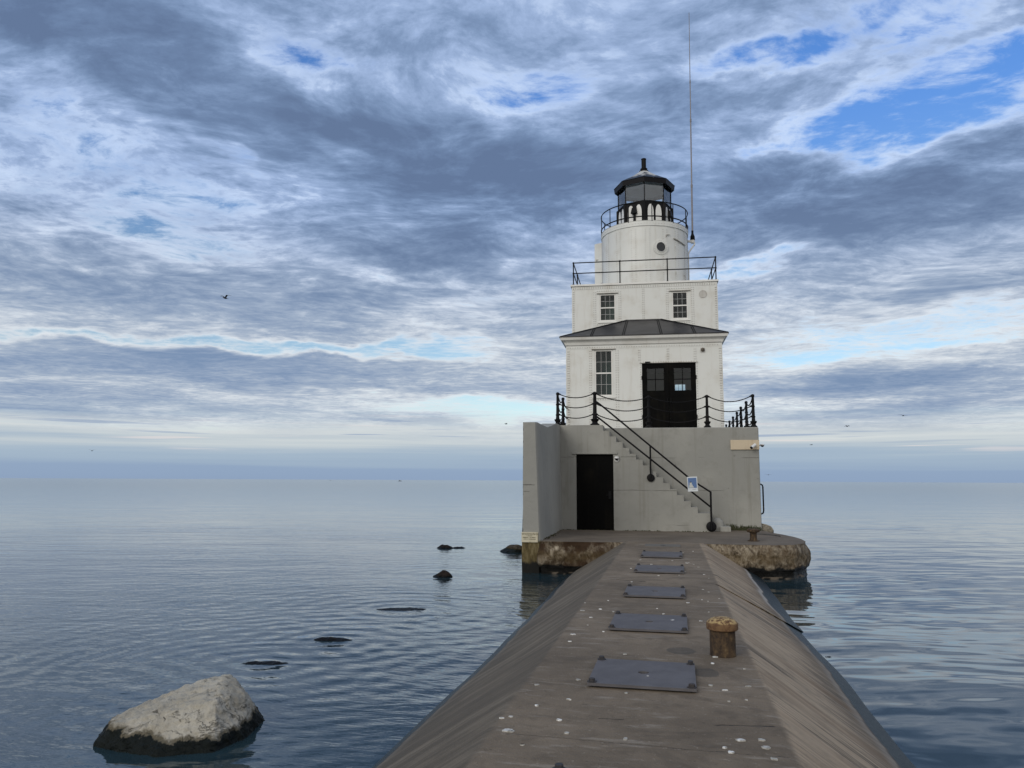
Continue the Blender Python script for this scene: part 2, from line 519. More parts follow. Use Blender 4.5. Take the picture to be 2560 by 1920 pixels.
# ------------------------------------------------------------------ water
def water_mat(rings):
    m = Mat("lake_water", 0.03, 0.5)
    m.b.inputs['IOR'].default_value = 1.44
    g = m.g
    pos = g.n('ShaderNodeNewGeometry').outputs['Position']
    x, y, z = g.sep(pos)
    # the pier divides open, rippled lake (left) from the calmer harbour (right)
    up = g.m('SUBTRACT', g.m('MULTIPLY', x, math.cos(PR)), g.m('MULTIPLY', y, math.sin(PR)))
    side = g.step(up, -1.5, 2.0)
    flat = g.comb(x, y, 0.0)
    wv = g.vm('SCALE', g.vm('SUBTRACT', g.noise(flat, 0.35, 2.0, 0.5, out=1), (0.5, 0.5, 0.5)))
    wv.node.inputs['Scale'].default_value = 0.8
    wf = g.vm('ADD', flat, wv)
    calm = g.step(g.noise(g.sc(flat, (0.05, 0.11, 1.0)), 1.0, 3.0, 0.55), 0.36, 0.62)
    a1 = g.noise(g.sc(wf, (0.9, 2.0, 1.0)), 1.0, 2.0, 0.5)
    a2 = g.noise(g.sc(wf, (2.4, 6.0, 1.0), (5, 2, 0)), 1.0, 3.0, 0.5)
    a3 = g.noise(g.sc(g.n('ShaderNodeVectorRotate', {'Vector': wf, 'Angle': R(24)}, rotation_type='Z_AXIS').outputs[0],
                      (2.6, 8.5, 1.0), (1, 9, 0)), 1.0, 2.0, 0.5)
    hl = g.m('MULTIPLY', a1, 0.027)
    hl = g.m('MULTIPLY_ADD', a2, 0.014, hl)
    hl = g.m('MULTIPLY_ADD', a3, 0.011, hl)
    far_l = g.step(g.vm('LENGTH', flat, out=1), 60.0, 5.0)      # the swell against the pier is the steepest
    hl = g.m('MULTIPLY', hl, g.m('MULTIPLY_ADD', calm, 0.6, 0.4))
    hl = g.m('MULTIPLY', hl, g.m('MULTIPLY_ADD', far_l, 0.72, 0.16))
    b1 = g.noise(g.sc(wf, (0.50, 0.95, 1.0), (4, 4, 0)), 1.0, 1.0, 0.35)
    b2 = g.noise(g.sc(wf, (1.3, 2.6, 1.0), (8, 1, 0)), 1.0, 1.0, 0.35)
    hr = g.m('MULTIPLY_ADD', b2, 0.018, g.m('MULTIPLY', b1, 0.060))
    hr = g.m('MULTIPLY', hr, g.m('MULTIPLY_ADD', calm, 0.6, 0.35))
    hr = g.m('MULTIPLY', hr, g.m('MULTIPLY_ADD', far_l, 0.82, 0.18))
    far_w = g.noise(g.sc(wf, (0.10, 0.36, 1.0), (3, 3, 0)), 1.0, 3.0, 0.6)
    hl = g.m('MULTIPLY_ADD', far_w, 0.050, hl)
    hr = g.m('MULTIPLY_ADD', far_w, 0.040, hr)
    mixh = g.n('ShaderNodeMix', {0: side, 2: hl, 3: hr}, data_type='FLOAT').outputs[0]
    for (rx, ry, amp, wl, fall) in rings:
        d = g.vm('DISTANCE', g.vm('ADD', flat, wv), (rx, ry, 0.0), out=1)
        sn = g.m('SINE', g.m('MULTIPLY', d, 2 * math.pi / wl))
        ev = g.m('EXPONENT', g.m('MULTIPLY', d, -1.0 / fall))
        mixh = g.m('MULTIPLY_ADD', g.m('MULTIPLY', sn, ev), amp, mixh)
    m.set(color=(0.017, 0.036, 0.045))
    dist = g.vm('LENGTH', flat, out=1)
    # waves too small and far to resolve widen the gloss instead
    rg = g.m('LOGARITHM', g.m('MAXIMUM', dist, 1.0), 10.0)
    m.set(rough=g.n('ShaderNodeMapRange', {0: rg, 1: 1.0, 2: 2.5, 3: 0.03, 4: 0.11}).outputs[0])
    m.bump(mixh, 1.0)
    return m.mat


RINGS = [(-1.975, 14.1, 0.006, 0.5, 2.6), (-2.58, 11.5, 0.006, 0.42, 2.2), (-3.13, 10.1, 0.006, 0.38, 2.0),
         (-2.9, 7.4, 0.003, 0.3, 1.5), (-1.65, 18.85, 0.004, 0.6, 2.0)]
WATER = water_mat(RINGS)
wm = MB()
rr = [0, 3, 8, 20, 60, 200, 700, 2500, 9000, 30000]
SEG = 64
wm.v = [(0, 0, 0)]
for r_ in rr[1:]:
    wm.v += [(r_ * math.cos(2 * math.pi * k / SEG), r_ * math.sin(2 * math.pi * k / SEG), 0.0) for k in range(SEG)]
wm.f = [(0, 1 + k, 1 + (k + 1) % SEG) for k in range(SEG)]
for i in range(len(rr) - 2):
    for k in range(SEG):
        a_, b_ = 1 + i * SEG + k, 1 + i * SEG + (k + 1) % SEG
        wm.f.append((a_, a_ + SEG, b_ + SEG, b_))
single('water', wm, WATER, None, None, 0.0, (0, 0, 0), kind='structure')


# ------------------------------------------------------------------ breakwater (pier) and the landing at its end
def pier_mat():
    m = Mat("weathered_pier_concrete", 0.85, 0.3)
    g = m.g
    P = m.P
    u, v, z = g.sep(P)
    n1 = g.noise(P, 0.8, 6.0, 0.6)
    n2 = g.noise(P, 5.0, 8.0, 0.65)
    top = g.mix(g.step(n1, 0.3, 0.7), (0.135, 0.105, 0.073), (0.212, 0.166, 0.116))
    top = g.mix(g.m('MULTIPLY', g.step(n2, 0.42, 0.75), 0.55), top, (0.086, 0.066, 0.045))
    # pale smears left by the float, drawn across the walk
    sm = g.noise(g.sc(P, (2.4, 9.0, 1.0), (2, 3, 0)), 1.0, 5.0, 0.62)
    top = g.mix(g.m('MULTIPLY', g.step(sm, 0.55, 0.70), 0.75), top, (0.27, 0.232, 0.185))
    fine = g.noise(P, 55.0, 4.0, 0.7)
    top = g.mix(g.m('MULTIPLY', g.step(fine, 0.55, 0.75), 0.35), top, (0.045, 0.04, 0.036))
    fleck = g.noise(P, 27.0, 3.0, 0.75)
    top = g.mix(g.m('MULTIPLY', g.step(fleck, 0.61, 0.70), 0.5), top, (0.30, 0.255, 0.20))
    pit = g.noise(g.sc(P, (16.0, 20.0, 10.0), (5, 5, 5)), 1.0, 5.0, 0.7)
    top = g.mix(g.m('MULTIPLY', g.step(pit, 0.60, 0.70), 0.65), top, (0.040, 0.031, 0.022))
    blot = g.noise(g.sc(P, (1.1, 2.2, 1.0), (9, 2, 0)), 1.0, 4.0, 0.7, 0.8)
    top = g.mix(g.m('MULTIPLY', g.step(blot, 0.54, 0.62), 0.35), top, (0.075, 0.059, 0.042))
    # the battered sides : streaks that run down the slope
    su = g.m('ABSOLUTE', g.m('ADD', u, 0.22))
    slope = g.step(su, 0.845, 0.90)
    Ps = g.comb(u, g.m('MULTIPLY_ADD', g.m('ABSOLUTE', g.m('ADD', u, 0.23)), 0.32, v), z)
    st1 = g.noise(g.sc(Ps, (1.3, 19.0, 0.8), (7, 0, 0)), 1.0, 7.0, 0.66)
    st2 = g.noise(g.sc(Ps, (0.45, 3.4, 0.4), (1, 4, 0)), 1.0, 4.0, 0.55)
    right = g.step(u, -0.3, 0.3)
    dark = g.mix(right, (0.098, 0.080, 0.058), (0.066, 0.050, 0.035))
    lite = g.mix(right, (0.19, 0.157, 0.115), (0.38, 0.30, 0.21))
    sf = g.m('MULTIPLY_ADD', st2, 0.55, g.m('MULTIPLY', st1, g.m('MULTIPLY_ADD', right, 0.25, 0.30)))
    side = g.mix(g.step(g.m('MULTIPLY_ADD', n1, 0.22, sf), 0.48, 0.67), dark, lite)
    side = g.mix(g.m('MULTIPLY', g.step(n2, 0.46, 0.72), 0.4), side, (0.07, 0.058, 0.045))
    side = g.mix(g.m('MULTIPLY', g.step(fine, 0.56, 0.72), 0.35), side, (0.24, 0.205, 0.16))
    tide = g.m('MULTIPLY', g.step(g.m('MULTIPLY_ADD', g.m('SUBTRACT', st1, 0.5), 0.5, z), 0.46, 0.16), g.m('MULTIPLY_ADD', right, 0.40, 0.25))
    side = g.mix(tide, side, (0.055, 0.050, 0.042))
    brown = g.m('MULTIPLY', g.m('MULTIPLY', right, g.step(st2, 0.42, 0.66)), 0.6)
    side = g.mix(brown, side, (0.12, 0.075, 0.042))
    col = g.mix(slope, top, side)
    # repaired patches by the hatches
    for (pu, pv, ru, rv) in ((0.06, 7.25, 0.135, 0.16), (0.235, 6.49, 0.115, 0.15)):
        q = g.vm('MULTIPLY', g.vm('SUBTRACT', P, (pu, pv, 0.0)), (1 / ru, 1 / rv, 0.0))
        d = g.m('ADD', g.vm('LENGTH', q, out=1), g.m('MULTIPLY_ADD', n2, 0.9, -0.45))
        col = g.mix(g.m('MULTIPLY', g.step(d, 1.0, 0.86), 0.55), col, (0.045, 0.043, 0.038))
    # cracks across the walk
    crk = 0.0
    for (u0, v0, u1, v1, w) in ((-0.85, 12.13, -0.39, 12.0, 0.030), (0.455, 12.06, 0.68, 11.9, 0.02),
                                (-0.48, 5.13, -0.32, 5.145, 0.006), (0.24, 5.14, 0.60, 5.2, 0.008), (-0.95, 4.72, 0.7, 4.64, 0.003)):
        t = g.m('MULTIPLY', g.m('SUBTRACT', u, u0), 1.0 / (u1 - u0))
        vl = g.m('MULTIPLY_ADD', t, v1 - v0, v0)
        d = g.m('ABSOLUTE', g.m('SUBTRACT', g.m('MULTIPLY_ADD', g.m('SUBTRACT', n2, 0.5), 0.09, v), vl))
        inside = g.m('MULTIPLY', g.step(t, -0.02, 0.06), g.step(t, 1.02, 0.94))
        crk = g.m('MAXIMUM', crk, g.m('MULTIPLY', g.step(d, w, w * 0.4), inside))
    col = g.mix(g.m('MULTIPLY', crk, 0.85), col, (0.018, 0.015, 0.012))
    # the wet, weed-slicked foot
    far = g.step(v, 12.0, 15.0)
    lim = g.mix(right, (0.085, 0.085, 0.085), (0.15, 0.15, 0.15))
    lim = g.m('ADD', g.m('MULTIPLY_ADD', g.m('SUBTRACT', g.noise(g.sc(P, (0.5, 1.1, 1)), 1.0, 5.0, 0.6), 0.5), 0.14, lim),
              g.m('MULTIPLY', g.m('MULTIPLY', far, right), 0.06))
    wet = g.step(g.m('SUBTRACT', lim, z), -0.008, 0.02)
    rim = g.m('MULTIPLY', g.step(g.m('SUBTRACT', z, lim), -0.01, 0.01), g.step(g.m('SUBTRACT', z, lim), 0.075, 0.015))
    rim = g.m('MULTIPLY', rim, g.m('MULTIPLY_ADD', g.m('MULTIPLY', far, right), 0.75, g.m('MULTIPLY', st1, g.m('MULTIPLY_ADD', right, 0.45, 0.30))))
    col = g.mix(rim, col, (0.30, 0.28, 0.25))
    col = g.mix(wet, col, g.mix(n2, (0.008, 0.014, 0.018), (0.024, 0.036, 0.040)))
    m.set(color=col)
    m.set(rough=g.m('MULTIPLY_ADD', wet, -0.45, 0.86))
    m.set(**{'Specular IOR Level': g.m('MULTIPLY_ADD', wet, -0.22, 0.3)})
    h = g.m('ADD', g.m('MULTIPLY', n2, 0.8), g.m('MULTIPLY', fine, 0.4))
    h = g.m('MULTIPLY_ADD', pit, -0.5, h)
    h = g.m('ADD', h, g.m('ADD', g.m('MULTIPLY', crk, -1.6), g.m('MULTIPLY', g.m('MULTIPLY', st1, slope), 0.25)))
    m.bump(h, 0.018, 0.9)
    return m.mat


PIER = pier_mat()


def section(t, far):
    """cross-section of the pier, t in 0..1 from the left foot to the right foot"""
    # the farther run widens towards the landing and steps out a little on its harbour side
    f_ = max(0.0, far)
    wl, cl = -2.40 - 0.12 * f_, -1.09 - 0.09 * f_
    cr, wr = (0.63, 1.92) if far < 0 else (0.65 + 0.10 * f_, 1.97 + 0.12 * f_)
    drop = 0.7
    pts = [(wl - 1.3 * drop / 0.8, -drop + 0.0), (wl, 0.0), (cl - 0.03, 0.783), (cl + 0.02, 0.80),
           (cr - 0.02, 0.80), (cr + 0.03, 0.783), (wr, 0.0), (wr + 1.3 * drop / 0.8, -drop)]
    ks = [0, 0.14, 0.34, 0.37, 0.63, 0.66, 0.86, 1.0]
    for i in range(7):
        if t <= ks[i + 1] + 1e-9:
            f = (t - ks[i]) / (ks[i + 1] - ks[i])
            return (pts[i][0] + (pts[i + 1][0] - pts[i][0]) * f, pts[i][1] + (pts[i + 1][1] - pts[i][1]) * f)


def pier_run(mb, v0, v1, far, skew0, skew1, dv):
    ks = [0, 0.07, 0.14]
    ks += [0.14 + 0.2 * i / 8 for i in range(1, 9)] + [0.37] + [0.37 + 0.26 * i / 8 for i in range(1, 9)] + [0.66]
    ks += [0.66 + 0.2 * i / 8 for i in range(1, 9)] + [0.93, 1.0]
    n = max(2, int((v1 - v0) / dv))
    vs, fs = [], []
    for i in range(n + 1):
        f = i / n
        for t in ks:
            u, z = section(t, f if far else -1)
            sk = (0.8 - z) * 1.25
            v = (v0 + sk * skew0) * (1 - f) + (v1 + sk * skew1) * f
            nz = mnoise.noise((u * 1.3, v * 0.9, 0.3)) * 0.012 + mnoise.noise((u * 0.5, v * 0.3, 5.1)) * 0.012
            if z < 0.79:
                nz += mnoise.noise((u * 0.8, v * 0.45, 9.0)) * 0.03
            else:
                nz *= 0.25
            vs.append((u, v, z + nz))
    m_ = len(ks)
    for i in range(n):
        for k in range(m_ - 1):
            a = i * m_ + k
            fs.append((a, a + 1, a + m_ + 1, a + m_))
    fs.append(tuple(range(m_)))
    fs.append(tuple(range(n * m_ + m_ - 1, n * m_ - 1, -1)))
    mb.add(vs, fs)


pm = MB()
pier_run(pm, -24.0, 12.0, 0, 0.0, 1.0, 0.12)
pier_run(pm, 11.9, 19.75, 1, 1.0, 0.0, 0.12)
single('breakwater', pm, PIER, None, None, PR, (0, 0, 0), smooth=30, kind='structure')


def landing_mat():
    m = Mat("landing_concrete", 0.85, 0.3)
    g = m.g
    P = m.P
    u, v, z = g.sep(P)
    up = g.step(g.sep(g.n('ShaderNodeNewGeometry').outputs['Normal'])[2], 0.5, 0.8)
    n1 = g.noise(P, 0.9, 6.0, 0.6)
    n2 = g.noise(P, 6.0, 8.0, 0.65)
    sm = g.noise(g.sc(P, (1.2, 4.0, 1.0)), 1.0, 5.0, 0.6)
    top = g.mix(g.step(n1, 0.3, 0.7), (0.105, 0.084, 0.062), (0.160, 0.130, 0.096))
    top = g.mix(g.m('MULTIPLY', g.step(sm, 0.5, 0.75), 0.4), top, (0.225, 0.183, 0.138))
    top = g.mix(g.m('MULTIPLY', g.step(n2, 0.5, 0.75), 0.5), top, (0.07, 0.062, 0.052))
    # broken, iron-stained face
    rk = g.noise(g.sc(P, (9.0, 9.0, 5.0)), 1.0, 8.0, 0.72, 0.6)
    rk2 = g.noise(P, 1.6, 5.0, 0.6)
    face = g.ramp(rk, [(0.34, (0.035, 0.026, 0.016)), (0.44, (0.15, 0.115, 0.075)), (0.54, (0.34, 0.28, 0.20)), (0.68, (0.56, 0.49, 0.38))])
    face = g.mix(g.m('MULTIPLY', g.step(rk2, 0.48, 0.64), 0.5), face, (0.13, 0.082, 0.04))
    left = g.step(u, -0.2, -1.2)
    face = g.mix(g.m('MULTIPLY', left, g.step(rk2, 0.38, 0.55)), face, (0.055, 0.030, 0.014))
    wl = g.m('MULTIPLY_ADD', g.m('SUBTRACT', g.noise(g.sc(P, (2.2, 2.2, 1.0)), 1.0, 5.0, 0.6), 0.5), 0.34, z)
    gold = g.m('MULTIPLY', g.step(wl, 0.30, 0.42), g.step(wl, 0.62, 0.5))
    face = g.mix(g.m('MULTIPLY', gold, 0.4), face, (0.15, 0.105, 0.045))
    wet = g.step(wl, 0.29, 0.22)
    face = g.mix(wet, face, (0.006, 0.006, 0.005))
    m.set(color=g.mix(up, face, top))
    m.set(rough=g.m('MULTIPLY_ADD', g.m('MULTIPLY', wet, g.m('SUBTRACT', 1.0, up)), -0.45, 0.85))
    h = g.m('ADD', g.m('MULTIPLY', n2, 0.3), g.m('MULTIPLY', g.m('MULTIPLY', rk, g.m('SUBTRACT', 1.0, up)), 2.6))
    m.bump(h, 0.06, 1.0)
    return m.mat


LAND = landing_mat()
edge = [(-2.62, 19.36), (-1.6, 19.40), (-0.7, 19.46), (0.6, 19.45), (1.54, 19.43), (2.3, 19.40), (2.95, 19.42), (3.45, 19.66),
        (3.80, 20.2), (3.97, 20.9), (4.02, 21.7), (3.98, 22.5), (3.82, 23.5), (3.62, 24.3), (3.58, 25.2), (3.95, 33.0), (4.5, 41.0),
        (-3.6, 41.0), (-3.08, 30.0), (-3.06, 24.4), (-2.62, 24.4)]


def dense(pts, step):
    out = []
    for i, p in enumerate(pts):
        q = pts[(i + 1) % len(pts)]
        L = math.dist(p, q)
        n = max(1, int(min(L, 4.0) / step))
        out += [(p[0] + (q[0] - p[0]) * k / n, p[1] + (q[1] - p[1]) * k / n) for k in range(n)]
    return out


def rough_block(mb, outline, zs, bulge, amp, seed):
    """a slab whose flanks are broken : zs levels, bulge(z) outward offset"""
    o = dense(outline, 0.07)
    n = len(o)
    vs, fs = [], []
    for z in zs:
        for i, p in enumerate(o):
            a, b = Vector(o[i - 1]), Vector(o[(i + 1) % n])
            t = (b - a).normalized()
            nv = Vector((t.y, -t.x))
            d = bulge(z)
            if z < zs[-1]:
                k = min(1.0, (zs[-1] - z) / 0.12)
                d += amp * k * (mnoise.noise((p[0] * 1.4, p[1] * 1.4, z * 2.0 + seed)) + 0.55 * mnoise.noise((p[0] * 4, p[1] * 4, z * 6 + seed)) + 0.4 * mnoise.noise((p[0] * 11, p[1] * 11, z * 9 + seed)))
            else:
                d += 0.012 * mnoise.noise((p[0] * 3, p[1] * 3, seed))
            vs.append((p[0] + nv.x * d, p[1] + nv.y * d, z))
    for j in range(len(zs) - 1):
        for i in range(n):
            a, b = j * n + i, j * n + (i + 1) % n
            fs.append((a, b, b + n, a + n))
    fs.append(tuple(range((len(zs) - 1) * n, len(zs) * n)))
    mb.add(vs, fs)


lm = MB()
rough_block(lm, edge, [-0.9, -0.1, 0.0] + [0.05 * k for k in range(1, 15)] + [0.735, 0.77, 0.795],
            lambda z: 0.06 * math.sin(min(1, max(0, (z - 0.15) / 0.6)) * math.pi) - (0.05 if 0.0 < z < 0.2 else 0.0), 0.075, 3.0)
single('landing', lm, LAND, None, None, LH, (0, 0, 0), smooth=40, kind='structure')

# ------------------------------------------------------------------ the lighthouse
lh = thing('lighthouse', 'white riveted steel lighthouse with black lantern on a grey concrete base at the pier end', 'lighthouse',
           LH, (0.0, 25.0, 0.0))

# --- concrete base : body, stair block, wing wall
bm_ = MB()
bm_.prism([(-3.06, 25.10), (3.50, 25.10), (4.25, 40.0), (-3.3, 40.0)], 'z', 0.60, 4.00)
base_o = part('concrete_base', bm_, CPAINT, lh, bevel=0.03)
sm_ = MB()
RISE, RUN, U0, Z0 = 0.1787, 0.2013, -1.30, 4.025
prof = [(-2.60, 0.70), (1.935, 0.70), (1.935, 1.345)]
for i in range(14, -1, -1):
    prof += [(U0 + RUN * (i + 1) - (0.0 if i < 14 else -0.215), Z0 - RISE * (i + 1)), (U0 + RUN * i, Z0 - RISE * (i + 1)), (U0 + RUN * i, Z0 - RISE * i)] if i < 14 else \
            [(U0 + RUN * i, Z0 - RISE * (i + 1)), (U0 + RUN * i, Z0 - RISE * i)]
# clean the profile : walk from the foot of the flight up to the landing
prof = [(-2.60, 0.70), (1.935, 0.70), (1.935, Z0 - RISE * 15)]
for i in range(14, -1, -1):
    prof += [(U0 + RUN * i, Z0 - RISE * (i + 1)), (U0 + RUN * i, Z0 - RISE * i)]
prof += [(-2.60, Z0)]
prof2 = []
for p in prof:
    if not prof2 or math.dist(p, prof2[-1]) > 1e-5:
        prof2.append(p)
DX0, DX1, DZ1 = -2.135, -0.990, 3.115      # the black door in the stair block
# front skin of the stair block is cut for the door : three prisms butted together
cut = [p for p in prof2]
left_p = [(-2.80, 0.70), (DX0, 0.70), (DX0, Z0), (-2.80, Z0)]
mid_p = [(DX0, DZ1), (DX1, DZ1)]
top_pts = [p for p in prof2[3:] if p[0] < DX1 - 1e-6]
right_p = [(DX1, 0.70)] + [p for p in prof2[1:] if p[0] > DX1 + 1e-6]
k_ = int((DX1 - U0) / RUN)                   # step over the door's right jamb
zj = Z0 - RISE * (k_ + 1)
right_p += [(DX1, zj)]
mid_p += [(DX1, zj)] + [p for p in prof2[3:-1] if DX0 < p[0] < DX1 - 1e-6] + [(DX0, Z0)]
sm_.prism(left_p, 'y', 24.06, 25.097)
sm_.prism(mid_p, 'y', 24.06, 25.097)
sm_.prism(right_p, 'y', 24.06, 25.097)
stair = part('staircase', sm_, CPAINT, lh)
dm = MB()
dm.box(DX0, DX1, 24.13, 24.18, 0.80, DZ1)
base_door = part('door', dm, DOORBLK, lh, bevel=0.004, label='plain black steel door at platform level')
for k in range(3):
    part('hinge', MB().tube([(DX0 + 0.03, 24.118, 1.1 + 0.8 * k), (DX0 + 0.03, 24.118, 1.24 + 0.8 * k)], 0.016, 6), BLACK, base_door)
dm = MB()
dm.box(DX1 - 0.16, DX1 - 0.08, 24.112, 24.13, 1.75, 1.98)
dm.tube([(DX1 - 0.12, 24.112, 1.86), (DX1 - 0.12, 24.07, 1.86), (DX1 - 0.23, 24.07, 1.86)], 0.011, 6)
part('handle', dm, BLACK, base_door)
hm = MB()
hm.box(-2.26, -0.86, 24.02, 24.0575, 3.118, 3.175)
part('lintel', hm, CPAINT, lh, bevel=0.008)
wmw = MB()
top_line = [(19.50, 3.785), (21.35, 3.775), (23.35, 4.03), (25.09, 4.03)]
# wing wall : outer face straight, inner face battered and chamfered at the nose
def wing_sec(v, zt):
    f = (v - 19.5) / 4.55
    ui_t, ui_b = -2.765 + 0.05 * f, -2.655 + 0.10 * f
    c = 0.06 if v < 19.6 else 0.0
    return [(-3.115, -0.8), (-3.112, zt), (ui_t - c, zt), (ui_t - c * 0.1, zt), (ui_b, 0.85), (ui_b, -0.8)]
vs_, fs_ = [], []
nose = [(19.50, 3.785, 0.05), (19.56, 3.785, 0.0), (20.4, 3.78, 0.0), (21.35, 3.775, 0.0), (22.3, 3.90, 0.0), (23.35, 4.03, 0.0), (25.09, 4.03, 0.0)]
for (v, zt, c) in nose:
    f = (v - 19.5) / 4.55
    ui_t, ui_b = -2.735 + 0.10 * f, -2.63 + 0.06 * f
    zs = [-0.8, 0.0, 0.3, 0.6, 0.85, 1.6, 2.4, 3.2, zt]
    ring = []
    for z in zs:
        jit = 0.012 * mnoise.noise((v * 1.3, z * 1.7, 2.0)) + 0.02 * max(0, 0.85 - z) * mnoise.noise((v * 3, z * 5, 4.0))
        ring.append((-3.112 + jit + (0.02 if z > 0.85 else 0.0), v, z))
    for z in reversed(zs):
        t = min(1.0, max(0.0, (z - 0.85) / 2.9))
        u = ui_b + (ui_t - ui_b) * t
        ring.append((u - c + 0.008 * mnoise.noise((v * 1.1, z * 1.3, 7.0)), v, z))
    vs_ += ring
nn = 18
for i in range(len(nose) - 1):
    for k in range(nn):
        a, b = i * nn + k, i * nn + (k + 1) % nn
        fs_.append((a, b, b + nn, a + nn))
for k in range(8):
    fs_.append((k, k + 1, nn - 2 - k, nn - 1 - k))
    o_ = (len(nose) - 1) * nn
    fs_.append((o_ + k, o_ + nn - 1 - k, o_ + nn - 2 - k, o_ + k + 1))
wmw.add(vs_, fs_)


def wing_mat():
    """painted above the deck, bare iron-stained concrete and black weed below"""
    m = Mat("wing_wall", 0.8, 0.3)
    g = m.g
    u, v, z = g.sep(m.P)
    n1 = g.noise(m.P, 0.55, 5.0, 0.55)
    n2 = g.noise(m.P, 3.0, 8.0, 0.62)
    col = g.mix(g.step(n1, 0.35, 0.7), (0.262, 0.260, 0.238), (0.315, 0.310, 0.280))
    col = g.mix(g.m('MULTIPLY', g.step(n2, 0.5, 0.8), 0.5), col, (0.20, 0.195, 0.175))
    front = g.step(v, -5.44, -5.47)
    for (z0, u0, w) in ((2.19, -3.0, 0.016), (2.03, -3.0, 0.010)):
        d = g.m('ABSOLUTE', g.m('SUBTRACT', g.m('MULTIPLY_ADD', g.m('SUBTRACT', n2, 0.5), 0.12, z), z0))
        k = g.m('MULTIPLY', g.step(d, w, w * 0.3), g.m('MULTIPLY', g.step(g.noise(m.P, 2.3, 2.0), 0.42, 0.52), 0.8))
        col = g.mix(g.m('MULTIPLY', k, front), col, (0.05, 0.045, 0.04))
    edge_ = g.step(g.m('MULTIPLY_ADD', g.m('SUBTRACT', g.noise(m.P, 6.0, 5.0, 0.7), 0.5), 0.16, u), -3.085, -3.10)
    col = g.mix(g.m('MULTIPLY', edge_, 0.9), col, (0.05, 0.042, 0.035))
    rk = g.noise(g.sc(m.P, (7.0, 7.0, 2.6)), 1.0, 8.0, 0.68)
    raw = g.ramp(rk, [(0.30, (0.035, 0.026, 0.012)), (0.48, (0.10, 0.075, 0.03)), (0.64, (0.19, 0.155, 0.085)), (0.78, (0.28, 0.25, 0.18))])
    zz = g.m('MULTIPLY_ADD', g.m('SUBTRACT', g.noise(g.sc(m.P, (4, 4, 1)), 1.0, 5.0, 0.6), 0.5), 0.30, z)
    col = g.mix(g.step(zz, 0.84, 0.76), col, raw)
    col = g.mix(g.step(zz, 0.31, 0.22), col, (0.006, 0.006, 0.005))
    m.set(color=col)
    m.bump(g.m('ADD', n2, g.m('MULTIPLY', rk, g.step(zz, 0.84, 0.76))), 0.025, 0.8)
    return m.mat


part('wing_wall', wmw, wing_mat(), lh, smooth=40)
nm = MB()
nm.lathe((2.12, 24.62, 0.78), [(0.0, 0.0), (0.20, 0.0), (0.20, 0.26), (0.17, 0.34), (0.08, 0.40), (0.0, 0.41)], 20)
nm.box(2.18, 2.50, 24.35, 25.09, 0.78, 0.94)
part('step_block', nm, CPAINT, lh, bevel=0.012, smooth=40)

# --- lower storey
W0, W1 = -2.70, 2.62
LWIN = (-1.70, -1.08, 5.20, 6.82)
LDOOR = (-0.08, 1.73, 3.99, 6.32)


def strip(mb, rv, x0, x1, z0, z1, y, rows=2, pitch=0.085, t=0.007):
    """a riveted butt strap, vertical or horizontal"""
    mb.box(x0, x1, y - t, y + 0.002, z0, z1)
    if (z1 - z0) >= (x1 - x0):
        n = int((z1 - z0) / pitch)
        xs = [(x0 + x1) / 2] if rows == 1 else [x0 + 0.028, x1 - 0.028]
        for x in xs:
            for k in range(n):
                rv.stud((x, y - t, z0 + pitch * (k + 0.5)))
    else:
        n = int((x1 - x0) / pitch)
        zs = [(z0 + z1) / 2] if rows == 1 else [z0 + 0.028, z1 - 0.028]
        for z in zs:
            for k in range(n):
                rv.stud((x0 + pitch * (k + 0.5), y - t, z))


wl = MB()
rv = MB()
FY = 26.60
wl.wall(W0, W1, 3.99, 7.02, [LWIN, LDOOR], FY, FY + 0.07)
wl.box(W0, W0 + 0.07, FY + 0.07, 28.5, 3.99, 7.02)
wl.box(W1 - 0.07, W1, FY + 0.07, 28.5, 3.99, 7.02)
for (x0, x1, z0, z1) in ((-2.66, -2.56, 4.02, 6.86), (2.50, 2.60, 4.02, 6.86),
                         (-1.90, -1.79, 4.02, 6.86), (-0.99, -0.86, 4.02, 6.86),
                         (-0.21, -0.11, 6.40, 6.86), (0.76, 0.86, 6.42, 6.86), (1.66, 1.77, 6.40, 6.86),
                         (-0.155, -0.09, 4.02, 6.32), (1.74, 1.80, 4.02, 6.32)):
    if z1 - z0 > 0.05:
        strip(wl, rv, x0, x1, z0, z1, FY, 1 if x1 - x0 < 0.08 else 2)
strip(wl, rv, W0 + 0.03, W1 - 0.03, 6.87, 6.96, FY, 1)
strip(wl, rv, -0.155, 1.80, 6.34, 6.395, FY, 1)
strip(wl, rv, -1.80, -0.98, 5.06, 5.12, FY, 1)
low = part('lower_wall', wl, WHITE, lh, extra=(rv, RIVET))
WTRIM = paint("weathered_trim", (0.36, 0.34, 0.30), (0.14, 0.11, 0.08), 0.6, 0.9)
part('drip_moulding', MB().box(-1.80, -0.97, FY - 0.05, FY - 0.008, 6.835, 6.862), WTRIM, lh)
part('sill', MB().box(-1.78, -1.00, FY - 0.045, FY - 0.008, 5.135, 5.165), TRIM, lh)
part('drip_moulding', MB().box(-0.16, 1.81, FY - 0.035, FY - 0.009, 6.322, 6.338), WTRIM, lh)
part('door_closer', MB().box(0.03, 0.20, FY - 0.07, FY - 0.036, 6.335, 6.372), BLACK, lh)
